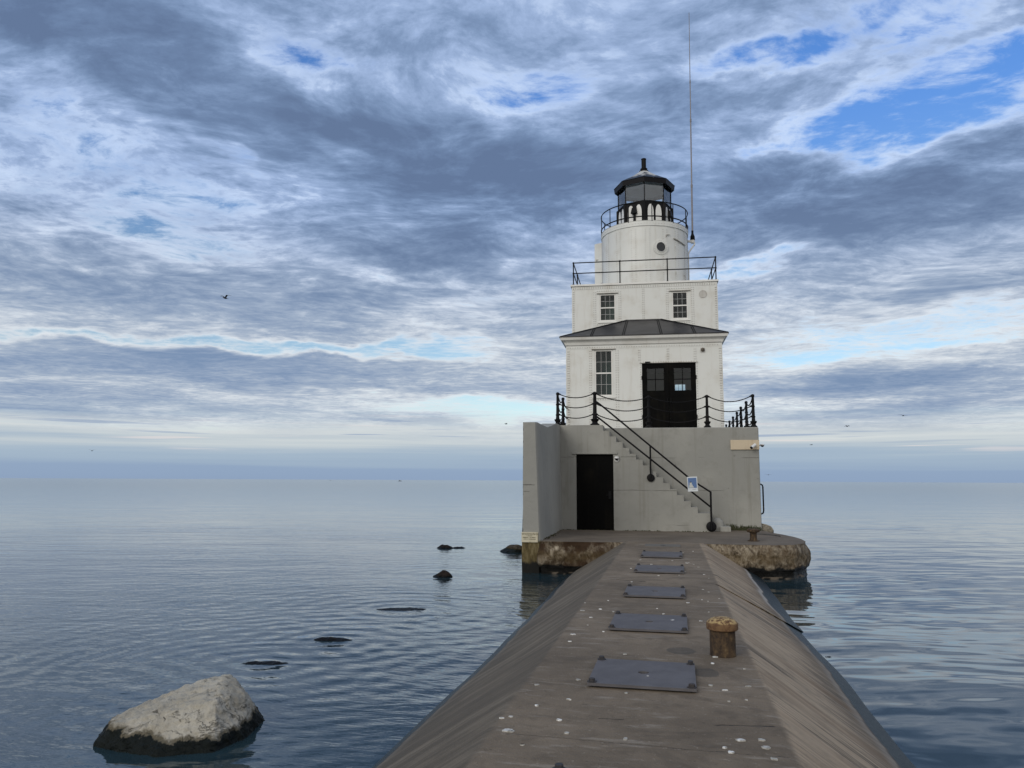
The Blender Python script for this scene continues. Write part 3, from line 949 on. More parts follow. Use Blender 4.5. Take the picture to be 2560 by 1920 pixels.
# cornice (a cove) under the hipped roof
cm = MB()
prof_c = [(0.0, 6.985), (0.03, 7.01), (0.045, 7.06), (0.06, 7.10), (0.10, 7.14), (0.155, 7.165), (0.17, 7.18), (0.20, 7.27), (0.205, 7.285)]
rings_ = []
for (o_, z) in prof_c:
    rings_.append([(W0 - o_, 28.49, z), (W0 - o_, FY - o_ - 0.01, z), (W1 + o_, FY - o_ - 0.01, z), (W1 + o_, 28.49, z)])
for a_, b_ in zip(rings_, rings_[1:]):
    for k in range(3):
        cm.add([a_[k], a_[k + 1], b_[k + 1], b_[k]], [(0, 1, 2, 3)])
part('cornice', cm, TRIM, lh, smooth=50)
# hipped roof
ROOF = Mat("dark_roof_sheet", 0.42, 0.3)
g = ROOF.g
rn = g.noise(ROOF.P, 1.4, 5.0, 0.6)
ROOF.set(color=g.mix(g.step(rn, 0.35, 0.7), (0.018, 0.017, 0.018), (0.042, 0.039, 0.040)))
ROOF.bump(g.noise(ROOF.P, 2.0, 3.0), 0.01)
ROOF = ROOF.mat
EZ, RZ = 7.29, 8.235
e0, e1, r0, r1 = (-2.905, 26.39), (2.825, 26.39), (-0.60, 28.49), (0.63, 28.49)
rm = MB()
rm.add([(e0[0], e0[1], EZ), (e1[0], e1[1], EZ), (r1[0], r1[1], RZ), (r0[0], r0[1], RZ), (e0[0], 28.49, EZ), (e1[0], 28.49, EZ)],
       [(0, 1, 2, 3), (0, 3, 4), (1, 5, 2)])
rm.box(e0[0], e1[0], e0[1] - 0.012, e0[1] + 0.02, EZ - 0.022, EZ + 0.012)
rm.box(e0[0] - 0.012, e0[0] + 0.02, e0[1] + 0.021, 28.49, EZ - 0.022, EZ + 0.012)
rm.box(e1[0] - 0.02, e1[0] + 0.012, e1[1] + 0.021, 28.49, EZ - 0.022, EZ + 0.012)
rm.box(-0.66, 0.69, 28.44, 28.497, RZ - 0.03, RZ + 0.02)
roof = part('hipped_roof', rm, ROOF, lh)
sm2 = MB()
def on_roof(x, y):
    return EZ + (RZ - EZ) * (y - e0[1]) / (r0[1] - e0[1])
def roof_top_y(x):
    if x < r0[0]:
        return e0[1] + (r0[1] - e0[1]) * (x - e0[0]) / (r0[0] - e0[0])
    if x > r1[0]:
        return e1[1] + (r1[1] - e1[1]) * (e1[0] - x) / (e1[0] - r1[0])
    return 28.47
for x in (-1.80, -0.70, 0.60, 1.72):
    xt = x * 0.86 if abs(x) < 1 else x * 0.97
    yt = min(roof_top_y(xt) - 0.02, 28.46)
    for s_ in (-0.03, 0.03):
        sm2.tube([(x + s_, 26.40, on_roof(x, 26.40) + 0.012), (xt + s_, yt, on_roof(xt, yt) + 0.012)], 0.014, 6)
for (a_, b_) in (((e0[0] + 0.02, e0[1] + 0.02, EZ + 0.012), (r0[0], r0[1] - 0.02, RZ + 0.012)), ((e1[0] - 0.02, e1[1] + 0.02, EZ + 0.012), (r1[0], r1[1] - 0.02, RZ + 0.012))):
    sm2.tube([a_, b_], 0.022, 6)
part('roof_seam', sm2, BLACK, roof)

# --- upper storey
UY = 28.50
X0, X1 = -2.66, 2.70
UW = ((-1.62, -1.02, 8.23, 9.27), (1.05, 1.63, 8.23, 9.27))
ul = MB()
rv = MB()
ul.wall(X0, X1, 3.99, 9.60, list(UW) + [(-2.2, 2.3, 4.1, 6.9)], UY, UY + 0.07)
ul.wall(X0, X1, 3.99, 9.60, [(1.26, 1.78, 5.40, 6.50)], 33.83, 33.90)
ul.box(X0, X0 + 0.07, UY + 0.07, 33.83, 3.99, 9.60)
ul.box(X1 - 0.07, X1, UY + 0.07, 33.83, 3.99, 9.60)
for (x0, x1, z0, z1) in ((-2.64, -2.55, 7.3, 9.46), (2.59, 2.68, 7.3, 9.46), (-1.86, -1.74, 7.6, 9.46), (-0.92, -0.80, 7.6, 9.46),
                         (-0.05, 0.06, 8.1, 9.46), (0.83, 0.94, 7.9, 9.46), (1.74, 1.86, 7.5, 9.46)):
    strip(ul, rv, x0, x1, z0, z1, UY, 2)
strip(ul, rv, X0 + 0.02, X1 - 0.02, 9.47, 9.575, UY, 2)
for (a_, b_, c_, d_) in UW:
    strip(ul, rv, a_ - 0.12, b_ + 0.12, d_ + 0.10, d_ + 0.15, UY, 1)
    strip(ul, rv, a_ - 0.12, b_ + 0.12, c_ - 0.15, c_ - 0.09, UY, 1)
upp = part('upper_wall', ul, WHITE, lh, extra=(rv, RIVET))
for (a_, b_, c_, d_) in UW:
    part('drip_moulding', MB().box(a_ - 0.10, b_ + 0.10, UY - 0.05, UY - 0.008, d_ + 0.02, d_ + 0.045), WTRIM, lh)
    part('sill', MB().box(a_ - 0.07, b_ + 0.07, UY - 0.04, UY - 0.008, c_ - 0.065, c_ - 0.035), TRIM, lh)
cp = MB()
cp.box(X0 - 0.045, X1 + 0.045, UY - 0.045, 33.945, 9.602, 9.675)
part('roof_deck', cp, TRIM, lh, bevel=0.008)
bp = MB()
bp.lathe((2.175, UY - 0.001, 9.145), [(0.145, 0.0), (0.145, 0.014), (0.128, 0.016), (0.122, 0.006), (0.0, 0.006)], 28, axis='y')
part('blank_port', bp, RIVET, upp, smooth=30)
# dark rooms behind the glass
dk = MB()
dk.add([(W0 + 0.08, 28.52, 4.012), (W1 - 0.08, 28.52, 4.012), (W1 - 0.08, 33.8, 4.012), (W0 + 0.08, 33.8, 4.012)], [(0, 1, 2, 3)])
dk.box(X0 + 0.075, X1 - 0.075, 30.9, 30.98, 7.0, 9.58)
dk.box(X0 + 0.075, X1 - 0.075, 28.575, 33.82, 6.95, 7.0)
dk.box(X0 + 0.072, X0 + 0.1, 28.58, 33.82, 4.01, 6.94)
dk.box(X1 - 0.1, X1 - 0.072, 28.58, 33.82, 4.01, 6.94)
part('inner_wall', dk, DARKIN, lh)
# the lower storey's opening into the tower
# (the front wall of the tower inside the annex stays solid but for a wide doorway)


def window(name, h, y, lights, label=None, split=0.5):
    """a white sash window in opening h = (x0,x1,z0,z1) ; lights = (columns, rows) in each sash"""
    x0, x1, z0, z1 = h
    fm = MB()
    b = 0.045
    yy0, yy1 = y + 0.012, y + 0.062
    fm.box(x0 + 0.002, x0 + b, yy0, yy1, z0 + 0.002, z1 - 0.002)
    fm.box(x1 - b, x1 - 0.002, yy0, yy1, z0 + 0.002, z1 - 0.002)
    fm.box(x0 + b, x1 - b, yy0, yy1, z1 - b * 0.9, z1 - 0.002)
    fm.box(x0 + b, x1 - b, yy0, yy1, z0 + 0.002, z0 + b * 1.2)
    zm = z0 + (z1 - z0) * split
    fm.box(x0 + b, x1 - b, yy0 + 0.004, yy1 - 0.004, zm - 0.024, zm + 0.024)
    o = part(name, fm, TRIM, lh, bevel=0.004, label=label)
    mm = MB()
    c, r = lights
    for (a_, b_, yo) in ((z0 + b, zm - 0.024, 0.034), (zm + 0.024, z1 - b, 0.026)):
        for k in range(1, c):
            x = x0 + b + (x1 - x0 - 2 * b) * k / c
            mm.box(x - 0.006, x + 0.006, y + yo, y + yo + 0.012, a_, b_)
        for k in range(1, r):
            z = a_ + (b_ - a_) * k / r
            mm.box(x0 + b, x1 - b, y + yo + 0.003, y + yo + 0.015, z - 0.006, z + 0.006)
    part('glazing_bar', mm, BARM, o)
    gm = MB()
    gm.box(x0 + b - 0.004, x1 - b + 0.004, y + 0.045, y + 0.049, z0 + b - 0.004, z1 - b + 0.004)
    part('pane', gm, PANE, o)
    return o


window('window', UW[0], UY, (3, 2))
window('window', UW[1], UY, (3, 2))
window('window', LWIN, FY, (3, 2), label='tall sash window beside the double door')
window('window', (1.26, 1.78, 5.40, 6.50), 33.84, (3, 1), label='window in the far wall seen through the door glass')
# dark sheets added behind the windows; their colour stands for the rooms' dimness
bk = MB()
bk.box(-2.0, -0.75, FY + 0.75, FY + 0.8, 4.2, 6.95)
part('dark_room_sheet', bk, paint("dim_room_lower", (0.03, 0.062, 0.055), (0.028, 0.04, 0.038), 0.9, 0.3), lh)
bk = MB()
bk.box(-2.2, -0.6, UY + 0.55, UY + 0.6, 7.6, 9.55)
part('dark_room_sheet', bk, paint("dim_room_upper", (0.05, 0.075, 0.06), (0.048, 0.055, 0.048), 0.9, 0.3), lh)

# --- black double door with glazed uppers
dd = MB()
cx = (LDOOR[0] + LDOOR[1]) / 2
hole = lambda a_, b_: (a_, b_, 5.37, 6.14)
panes = ((0.09, 0.655), (1.0, 1.56))
dl = MB().wall(LDOOR[0] + 0.004, cx - 0.004, 4.02, LDOOR[3] - 0.004, [hole(*panes[0])], FY + 0.015, FY + 0.06)
dr = MB().wall(cx + 0.004, LDOOR[1] - 0.004, 4.02, LDOOR[3] - 0.004, [hole(*panes[1])], FY + 0.015, FY + 0.06)
for mb_, (pa, pb), x0_, x1_ in ((dl, panes[0], LDOOR[0], cx), (dr, panes[1], cx, LDOOR[1])):
    # rails and stiles stand a little proud of the lower panel
    mb_.box(x0_ + 0.02, x1_ - 0.02, FY + 0.004, FY + 0.0148, 5.18, 5.34)
    mb_.box(x0_ + 0.02, x1_ - 0.02, FY + 0.004, FY + 0.0148, 4.03, 4.22)
    mb_.box(x0_ + 0.02, x0_ + 0.10, FY + 0.005, FY + 0.0147, 4.225, 5.175)
    mb_.box(x1_ - 0.10, x1_ - 0.02, FY + 0.005, FY + 0.0147, 4.225, 5.175)
    leaf = part('door', mb_, DOORBLK, lh, label='black door leaf with four glass panes, one of a pair')
    mu = MB()
    xm, zm = (pa + pb) / 2, (5.37 + 6.14) / 2
    mu.box(xm - 0.012, xm + 0.012, FY + 0.02, FY + 0.05, 5.37, 6.14)
    mu.box(pa, pb, FY + 0.023, FY + 0.053, zm - 0.012, zm + 0.012)
    part('glazing_bar', mu, DOORBLK, leaf)
    pg = MB()
    pg.box(pa - 0.003, pb + 0.003, FY + 0.036, FY + 0.04, 5.367, 6.143)
    part('pane', pg, PANE, leaf)
    hk = MB()
    hx = x1_ - 0.06 if x0_ < 0.5 else x0_ + 0.06
    hk.tube([(hx, FY + 0.005, 4.95), (hx, FY - 0.04, 4.95), (hx, FY - 0.04, 5.1), (hx, FY + 0.005, 5.1)], 0.010, 6)
    part('handle', hk, BLACK, leaf)
    ox = x0_ if x0_ < 0.5 else x1_
    for z in (4.4, 5.75):
        part('hinge', MB().tube([(ox, FY - 0.012, z), (ox, FY - 0.012, z + 0.13)], 0.02, 8), BLACK, leaf)

# --- railing round the roof deck
rl = MB()
RX0, RX1, RY0, RY1, RB, RM, RT = -2.60, 2.665, 28.54, 33.85, 9.675, 10.13, 10.54
cor = [(RX0, RY0), (RX1, RY0), (RX1, RY1), (RX0, RY1)]
for i in range(4):
    a_, b_ = cor[i], cor[(i + 1) % 4]
    for z in (RM, RT):
        rl.tube([(a_[0], a_[1], z), (b_[0], b_[1], z)], 0.021, 8)
    for k in range(3):
        t = k / 3
        p = (a_[0] + (b_[0] - a_[0]) * t, a_[1] + (b_[1] - a_[1]) * t)
        rl.tube([(p[0], p[1], RB), (p[0], p[1], RT)], 0.022, 8)
        rl.lathe((p[0], p[1], RB), [(0.05, 0), (0.05, 0.02), (0.025, 0.035)], 10)
        for z in (RM, RT):
            rl.lathe((p[0], p[1], z - 0.03), [(0.026, 0), (0.034, 0.01), (0.034, 0.05), (0.026, 0.06)], 8)
part('deck_railing', rl, BLACK, lh, smooth=40)

# --- round watch room
CX, CY, CR_, CZ0, CZ1 = 0.09, 31.0, 1.72, 9.675, 12.33
wr = MB()
wr.lathe((CX, CY, 0), [(CR_, CZ0), (CR_, CZ1 - 0.21)], 72)
wr.lathe((CX, CY, 0), [(CR_ + 0.012, CZ1 - 0.212), (CR_ + 0.03, CZ1 - 0.20), (CR_ + 0.03, CZ1 - 0.01), (CR_ + 0.045, CZ1), (0.9, CZ1 + 0.005)], 72)
rv = MB()
for ang in (-148, -126, -104, -86, -63, -44, -22, 0, 180):
    t0 = R(ang)
    for da in (-0.045, 0.045):
        t = t0 + da
        nv = (math.cos(t), math.sin(t), 0)
        for k in range(26):
            z = CZ0 + 0.06 + 0.09 * k
            if z < CZ1 - 0.24:
                rv.stud((CX + (CR_ + 0.006) * nv[0], CY + (CR_ + 0.006) * nv[1], z), nrm=nv, r=0.017)
    pts = [t0 - 0.065 + 0.13 * k / 4 for k in range(5)]
    vs_ = [(CX + (CR_ + 0.007) * math.cos(t), CY + (CR_ + 0.007) * math.sin(t), z) for z in (CZ0 + 0.01, CZ1 - 0.215) for t in pts]
    wr.add(vs_, [(k, k + 1, k + 6, k + 5) for k in range(4)])
for k in range(96):
    t = 2 * math.pi * k / 96
    nv = (math.cos(t), math.sin(t), 0)
    if nv[1] < 0.3:
        rv.stud((CX + (CR_ + 0.03) * nv[0], CY + (CR_ + 0.03) * nv[1], CZ1 - 0.11), nrm=nv, r=0.015)
watch = part('watch_room', wr, WHITE, lh, smooth=30, extra=(rv, RIVET))


def on_cyl(t, z, r):
    return (CX + r * math.cos(t), CY + r * math.sin(t), z)


# porthole
pt = math.atan2(-math.sqrt(CR_ ** 2 - 0.61 ** 2), 0.61)
pc = Vector(on_cyl(pt, 11.27, CR_))
pn = Vector((math.cos(pt), math.sin(pt), 0))
def porthole_ring(prof, seg=32, cap=True):
    a = pn.cross(Vector((0, 0, 1))).normalized()
    b = Vector((0, 0, 1))
    vs_, fs_ = [], []
    for (r, h) in prof:
        for k in range(seg):
            t = 2 * math.pi * k / seg
            vs_.append(pc + a * r * math.cos(t) + b * r * math.sin(t) + pn * h)
    for i in range(len(prof) - 1):
        for k in range(seg):
            x, y = i * seg + k, i * seg + (k + 1) % seg
            fs_.append((x, y, y + seg, x + seg))
    if cap:
        fs_.append(tuple(range((len(prof) - 1) * seg, len(prof) * seg)))
    return vs_, fs_
po = MB()
po.add(*porthole_ring([(0.30, -0.05), (0.30, 0.025), (0.205, 0.03), (0.20, 0.06), (0.185, 0.06), (0.18, 0.0)], cap=False))
prv = MB()
for k in range(22):
    t = 2 * math.pi * k / 22
    a = pn.cross(Vector((0, 0, 1))).normalized()
    prv.stud(pc + a * 0.255 * math.cos(t) + Vector((0, 0, 1)) * 0.255 * math.sin(t) + pn * 0.027, nrm=pn, r=0.016)
port = part('porthole', po, WHITE, lh, smooth=30, extra=(prv, RIVET))
pg = MB()
pg.add(*porthole_ring([(0.183, 0.018), (0.10, 0.018)]))
DKGL = Mat("dark_port_glass", 0.06, 0.5).set(color=(0.012, 0.016, 0.02))
part('pane', pg, DKGL.mat, port)
# steel hatch door on the right of the drum, and its drip strip
hp = MB()
ta, tb = R(-47), R(-28)
for (r0_, za, zb, t0, t1) in ((CR_ + 0.012, 9.98, 11.50, ta, tb),):
    seg = 6
    vs_ = []
    for z in (za, zb):
        for k in range(seg + 1):
            t = t0 + (t1 - t0) * k / seg
            vs_.append(on_cyl(t, z, r0_))
    for z in (za, zb):
        for k in range(seg + 1):
            t = t0 + (t1 - t0) * k / seg
            vs_.append(on_cyl(t, z, CR_ - 0.01))
    n = seg + 1
    fs_ = [(k, k + 1, k + 1 + n, k + n) for k in range(seg)]
    fs_ += [(0, n, 3 * n, 2 * n), (seg, seg + 2 * n, seg + 3 * n, seg + n)]
    fs_ += [(n + k, n + k + 1, 3 * n + k + 1, 3 * n + k) for k in range(seg)]
    hp.add(vs_, fs_)
drum_door = part('hatch_door', hp, WHITE, lh)
for z in (10.25, 10.85, 11.3):
    part('hinge', MB().tube([on_cyl(ta, z, CR_ + 0.02), on_cyl(ta, z + 0.09, CR_ + 0.02)], 0.017, 6), RIVET, drum_door)
part('handle', MB().tube([on_cyl(tb + 0.02, 10.3, CR_ + 0.03), on_cyl(tb - 0.05, 10.3, CR_ + 0.03)], 0.012, 6), RIVET, drum_door)
dp = MB()
dp.tube([on_cyl(R(-50), 11.68, CR_ + 0.03), on_cyl(R(-44), 11.64, CR_ + 0.04), on_cyl(R(-36), 11.59, CR_ + 0.04), on_cyl(R(-26), 11.55, CR_ + 0.03)], 0.022, 6)
part('drip_strip', dp, WTRIM, lh)
dp = MB()
dp.tube([on_cyl(R(-61.5), 11.68, CR_ + 0.015), on_cyl(R(-61.5), 11.76, CR_ + 0.03), on_cyl(R(-60), 11.79, CR_ + 0.04), on_cyl(R(-56), 11.79, CR_ + 0.04)], 0.014, 6)
part('hook', dp, WTRIM, lh)
# open steel door leaf standing off the drum's left side
od = MB()
od.prism([(-1.62, 31.35), (-1.97, 31.55), (-1.975, 31.52), (-1.63, 31.31)], 'z', 9.72, 12.17)
side_door = part('door', od, WHITE, lh, label='steel door leaf standing open beside the round watch room')
for z in (10.35, 11.45):
    part('hinge', MB().box(-1.93, -1.80, 31.42, 31.47, z, z + 0.05), RIVET, side_door)
part('stay_bar', MB().tube([(-1.95, 31.48, 10.30), (-1.6, 31.1, 10.42)], 0.018, 6), RIVET, side_door)

# --- lantern
LX, LY = 0.12, 31.0
def octo(r, z, rot=0.0):
    return [(LX + r * math.cos(R(-90 + 45 * k + rot)), LY + r * math.sin(R(-90 + 45 * k + rot)), z) for k in range(8)]
def shell(mb, levels, cap=False):
    vs_, fs_ = [], []
    for (r, z) in levels:
        vs_ += octo(r, z)
    for i in range(len(levels) - 1):
        for k in range(8):
            a_, b_ = i * 8 + k, i * 8 + (k + 1) % 8
            fs_.append((a_, b_, b_ + 8, a_ + 8))
    if cap:
        fs_.append(tuple(range((len(levels) - 1) * 8, len(levels) * 8)))
    return mb.add(vs_, fs_)
PB, PT, GT = 12.335, 13.37, 14.22
pp = MB()
shell(pp, [(1.10, PB), (1.10, PT - 0.05), (1.125, PT - 0.03), (1.125, PT), (1.0, PT), (1.0, PB)])
for k in range(8):      # corner ribs
    t = R(-90 + 45 * k)
    pp.lathe((LX + 1.095 * math.cos(t), LY + 1.095 * math.sin(t), PB), [(0.055, 0.0), (0.055, 1.02)], 8)
parapet = part('lantern_parapet', pp, BLACK, lh)
ar = MB()
for k in range(8):
    a_, b_ = Vector(octo(1.10, PB)[k]), Vector(octo(1.10, PB)[(k + 1) % 8])
    ex = (b_ - a_).normalized()
    nv = Vector((ex.y, -ex.x, 0))
    L = (b_ - a_).length
    for c in (0.30, 0.70):
        w, h = 0.125, 0.90
        pts = [(-w, 0.0), (w, 0.0), (w, h * 0.62)]
        for j in range(1, 9):
            tt = j / 9
            pts.append((w * math.cos(tt * math.pi / 2) ** 0.9, h * (0.62 + 0.38 * math.sin(tt * math.pi / 2))))
        pts.append((0, h))
        for j in range(8, 0, -1):
            tt = j / 9
            pts.append((-w * math.cos(tt * math.pi / 2) ** 0.9, h * (0.62 + 0.38 * math.sin(tt * math.pi / 2))))
        pts.append((-w, h * 0.62))
        o_ = a_ + ex * (L * c) + nv * 0.004
        vs_ = [o_ + ex * p[0] + Vector((0, 0, p[1] + 0.02)) for p in pts]
        ar.add(vs_, [tuple(range(len(vs_)))])
part('arched_panel', ar, TRIM, parapet)
for kk in (7, 1, 3, 5):
    hv = MB()
    a_, b_ = Vector(octo(1.10, PB)[kk]), Vector(octo(1.10, PB)[(kk + 1) % 8])
    ex = (b_ - a_).normalized()
    nv = Vector((ex.y, -ex.x, 0))
    m_ = (a_ + b_) / 2
    if kk == 1:
        m_ = a_ + (b_ - a_) * 0.55
    def q(x, d, z):
        return m_ + ex * x + nv * d + Vector((0, 0, z))
    hv.add([q(-0.085, 0.01, 0.83), q(0.085, 0.01, 0.83), q(0.12, 0.01, 0.55), q(-0.12, 0.01, 0.55),
            q(-0.085, 0.09, 0.80), q(0.085, 0.09, 0.80), q(0.12, 0.15, 0.55), q(-0.12, 0.15, 0.55)],
           [(0, 1, 2, 3), (4, 5, 6, 7), (0, 1, 5, 4), (1, 2, 6, 5), (2, 3, 7, 6), (3, 0, 4, 7)])
    hv.add([q(-0.045, 0.006, 0.55), q(0.045, 0.006, 0.55), q(0.045, 0.006, 0.0), q(-0.045, 0.006, 0.0),
            q(-0.045, 0.06, 0.55), q(0.045, 0.06, 0.55), q(0.045, 0.06, 0.0), q(-0.045, 0.06, 0.0)],
           [(0, 1, 2, 3), (4, 5, 6, 7), (0, 1, 5, 4), (1, 2, 6, 5), (2, 3, 7, 6), (3, 0, 4, 7)])
    part('vent_hood', hv, BLACK, parapet)
mu = MB()
for k in range(8):
    p = octo(1.07, 0)[k]
    mu.tube([(p[0], p[1], PT), (p[0], p[1], GT + 0.02)], 0.018, 8)
    q_ = octo(1.07, 0)[(k + 1) % 8]
    mu.tube([(p[0], p[1], PT + 0.02), (q_[0], q_[1], PT + 0.02)], 0.018, 6)
part('mullion', mu, BLACK, lh, smooth=40)
for k in range(8):
    a_, b_ = Vector(octo(1.065, 0)[k]), Vector(octo(1.065, 0)[(k + 1) % 8])
    gm = MB()
    ex = (b_ - a_).normalized()
    a2, b2 = a_ + ex * 0.02, b_ - ex * 0.02
    nv = Vector((ex.y, -ex.x, 0)) * 0.006
    vs_ = [(p.x, p.y, z) for z in (PT + 0.03, GT) for p in (a2, b2, b2 - nv, a2 - nv)]
    gm.add(vs_, [(0, 1, 5, 4), (1, 2, 6, 5), (2, 3, 7, 6), (3, 0, 4, 7), (0, 3, 2, 1), (4, 5, 6, 7)])
    part('lantern_pane', gm, LPANE, lh)
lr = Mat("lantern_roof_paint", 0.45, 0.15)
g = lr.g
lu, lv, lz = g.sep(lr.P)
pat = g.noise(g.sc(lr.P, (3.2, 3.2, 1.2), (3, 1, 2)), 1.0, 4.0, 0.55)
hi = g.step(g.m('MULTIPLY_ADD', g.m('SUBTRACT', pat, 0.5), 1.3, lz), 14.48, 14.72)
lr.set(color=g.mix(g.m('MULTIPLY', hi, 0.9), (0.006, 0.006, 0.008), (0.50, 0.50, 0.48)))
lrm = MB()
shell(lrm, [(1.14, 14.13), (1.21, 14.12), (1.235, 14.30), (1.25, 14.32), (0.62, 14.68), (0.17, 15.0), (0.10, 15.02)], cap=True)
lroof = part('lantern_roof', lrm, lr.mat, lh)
cl = MB()
shell(cl, [(1.13, 14.16), (1.05, 14.30), (0.6, 14.44), (0.05, 14.52)], cap=True)
part('ceiling', cl, paint("lantern_ceiling", (0.78, 0.78, 0.77), (0.6, 0.6, 0.58), 0.8, 0.5), lroof)
ve = MB()
ve.lathe((LX, LY, 15.0), [(0.19, 0.0), (0.19, 0.025), (0.13, 0.07), (0.145, 0.10), (0.145, 0.13), (0.095, 0.17), (0.095, 0.52), (0.105, 0.525), (0.105, 0.56), (0.08, 0.575)], 20)
part('ventilator', ve, BLACK, lroof, smooth=40)
lf = MB()
lf.lathe((LX, LY, 0), [(0.98, 13.2), (0.98, 13.24), (0.2, 13.245)], 8, rot=R(-90))
lf.lathe((LX + 0.05, LY, 13.24), [(0.10, 0.0), (0.10, 0.18), (0.07, 0.2), (0.07, 0.34), (0.03, 0.36)], 12)
part('lamp', lf, PLASTIC, lh, smooth=40)
# gallery rail
gr_ = MB()
GR = 1.745
def ring(r, z, n=64):
    return [(CX + r * math.cos(2 * math.pi * k / n), CY + r * math.sin(2 * math.pi * k / n), z) for k in range(n + 1)]
gr_.tube(ring(GR, 13.08), 0.021, 6, cap=False)
gr_.tube(ring(GR, 12.50), 0.024, 6, cap=False)
for k in range(12):
    t = R(-80 + 30 * k)
    p = (CX + GR * math.cos(t), CY + GR * math.sin(t))
    gr_.tube([(p[0], p[1], 12.30), (p[0], p[1], 13.09)], 0.019, 6)
part('gallery_railing', gr_, BLACK, lh, smooth=40)

# ------------------------------------------------------------------ things fixed to or standing on the lighthouse
# --- stair handrail
ht = thing('handrail', 'black pipe handrail climbing the concrete stairs', 'handrail', LH, (1.9, 23.96, 0.8))
def rail_path(pts, r):
    return MB().tube(pts, r, 10)
HY = 23.97
part('top_rail', rail_path([(-1.50, HY + 0.12, 4.76), (-1.36, HY, 4.65), (1.36, HY, 2.33), (1.90, HY, 1.98)], 0.027), BLACK, ht, smooth=40)
part('middle_rail', rail_path([(-1.50, HY + 0.12, 4.30), (-1.36, HY, 4.19), (1.90, HY, 1.53)], 0.027), BLACK, ht, smooth=40)
p1 = MB().tube([(0.14, HY, 3.36), (0.14, HY, 2.40)], 0.027, 10)
p1.lathe((0.14, 24.058, 2.40), [(0.118, 0.0), (0.118, 0.05), (0.10, 0.062), (0.03, 0.068)], 28, axis='y')
part('post', p1, BLACK, ht, smooth=40)
p2 = MB().tube([(1.90, HY, 2.0), (1.90, HY, 0.85)], 0.03, 10)
p2.lathe((1.90, 24.058, 0.955), [(0.15, 0.0), (0.15, 0.05), (0.13, 0.062), (0.03, 0.068)], 28, axis='y')
part('post', p2, BLACK, ht, smooth=40)

# --- poster hung on the handrail
ps = thing('poster', 'small laminated poster with a blue picture, hung on the stair handrail', 'poster', LH, (1.37, 23.92, 2.0))
tilt = -0.05
def pq(x, z):
    cx_, cz_ = 1.372, 2.215
    c, s_ = math.cos(tilt), math.sin(tilt)
    x, z = x - cx_, z - cz_
    return (cx_ + x * c - z * s_ * -1, cz_ + z * c + x * s_ * -1)
def sheet(x0, x1, z0, z1, y, t=0.003):
    pts = [pq(x0, z0), pq(x1, z0), pq(x1, z1), pq(x0, z1)]
    return MB().prism(pts, 'y', y, y + t)
def flat(name, c, rough=0.35, spec=0.5):
    m = Mat(name, rough, spec)
    g_ = m.g
    n_ = g_.noise(m.P, 14.0, 3.0)
    m.set(color=g_.mix(n_, tuple(x * 0.88 for x in c), tuple(min(1, x * 1.1) for x in c)))
    return m.mat
part('sheet', sheet(1.225, 1.52, 1.995, 2.435, 23.925, 0.004), flat("poster_paper", (0.62, 0.66, 0.68)), ps)
pic = part('picture', sheet(1.248, 1.495, 2.10, 2.40, 23.921), flat("poster_blue", (0.085, 0.16, 0.33)), ps)
pw_ = MB()
for (a_, b_, c_, d_) in ((1.262, 1.40, 2.108, 2.15), (1.275, 1.375, 2.15, 2.20), (1.29, 1.355, 2.20, 2.262)):
    pw_.v, pw_.f = (lambda q: (pw_.v + q.v, pw_.f + [tuple(i + len(pw_.v) for i in f) for f in q.f]))(sheet(a_, b_, c_, d_, 23.9195, 0.0012))
part('white_shape', pw_, flat("poster_white", (0.50, 0.52, 0.50)), pic)
pk = MB()
for (a_, b_, c_, d_) in ((1.308, 1.34, 2.262, 2.285),):
    pk.v, pk.f = (lambda q: (pk.v + q.v, pk.f + [tuple(i + len(pk.v) for i in f) for f in q.f]))(sheet(a_, b_, c_, d_, 23.9175, 0.0012))
part('dark_shape', pk, BLACK, pic)
sc_ = MB()
for k in range(14):
    x = 1.36 + 0.0085 * k
    h_ = 0.010 + 0.010 * abs(math.sin(k * 1.9))
    sc_.v, sc_.f = (lambda q: (sc_.v + q.v, sc_.f + [tuple(i + len(sc_.v) for i in f) for f in q.f]))(sheet(x, x + 0.0045, 2.058 - h_ / 2, 2.058 + h_ / 2, 23.9225, 0.0012))
part('lettering', sc_, flat("script_ink", (0.22, 0.18, 0.28)), ps)

# --- warning board let into the nose of the wing wall
ws = thing('warning_sign', 'weathered cream warning board on the end of the concrete wing wall', 'sign', LH, (-2.90, 19.49, 0.77))
wsm = MB().box(-3.118, -2.70, 19.46, 19.492, 0.755, 1.008)
SIGN = paint("sign_cream", (0.52, 0.48, 0.36), (0.30, 0.25, 0.15), 0.7, 0.9)
part('board', wsm, SIGN, ws, bevel=0.004)
INK = flat("sign_ink", (0.07, 0.06, 0.04), 0.8, 0.2)


def lettering(text, size, x, y, z, parent, mat, name='lettering'):
    cu = bpy.data.curves.new("lettering", 'FONT')
    cu.body, cu.size, cu.align_x, cu.align_y = text, size, 'CENTER', 'CENTER'
    cu.extrude = 0.0012
    cu.space_character = 1.25
    o = bpy.data.objects.new("lettering", cu)
    COL.objects.link(o)
    dg = bpy.context.evaluated_depsgraph_get()
    me = bpy.data.meshes.new_from_object(o.evaluated_get(dg))
    bpy.data.objects.remove(o)
    me.transform(Matrix.Translation(Vector((x, y, z)) - ORG[parent.name]) @ Matrix.Rotation(R(90), 4, 'X'))
    me.materials.clear()
    me.materials.append(mat)
    q = bpy.data.objects.new(name, me)
    COL.objects.link(q)
    q.parent = parent
    return q


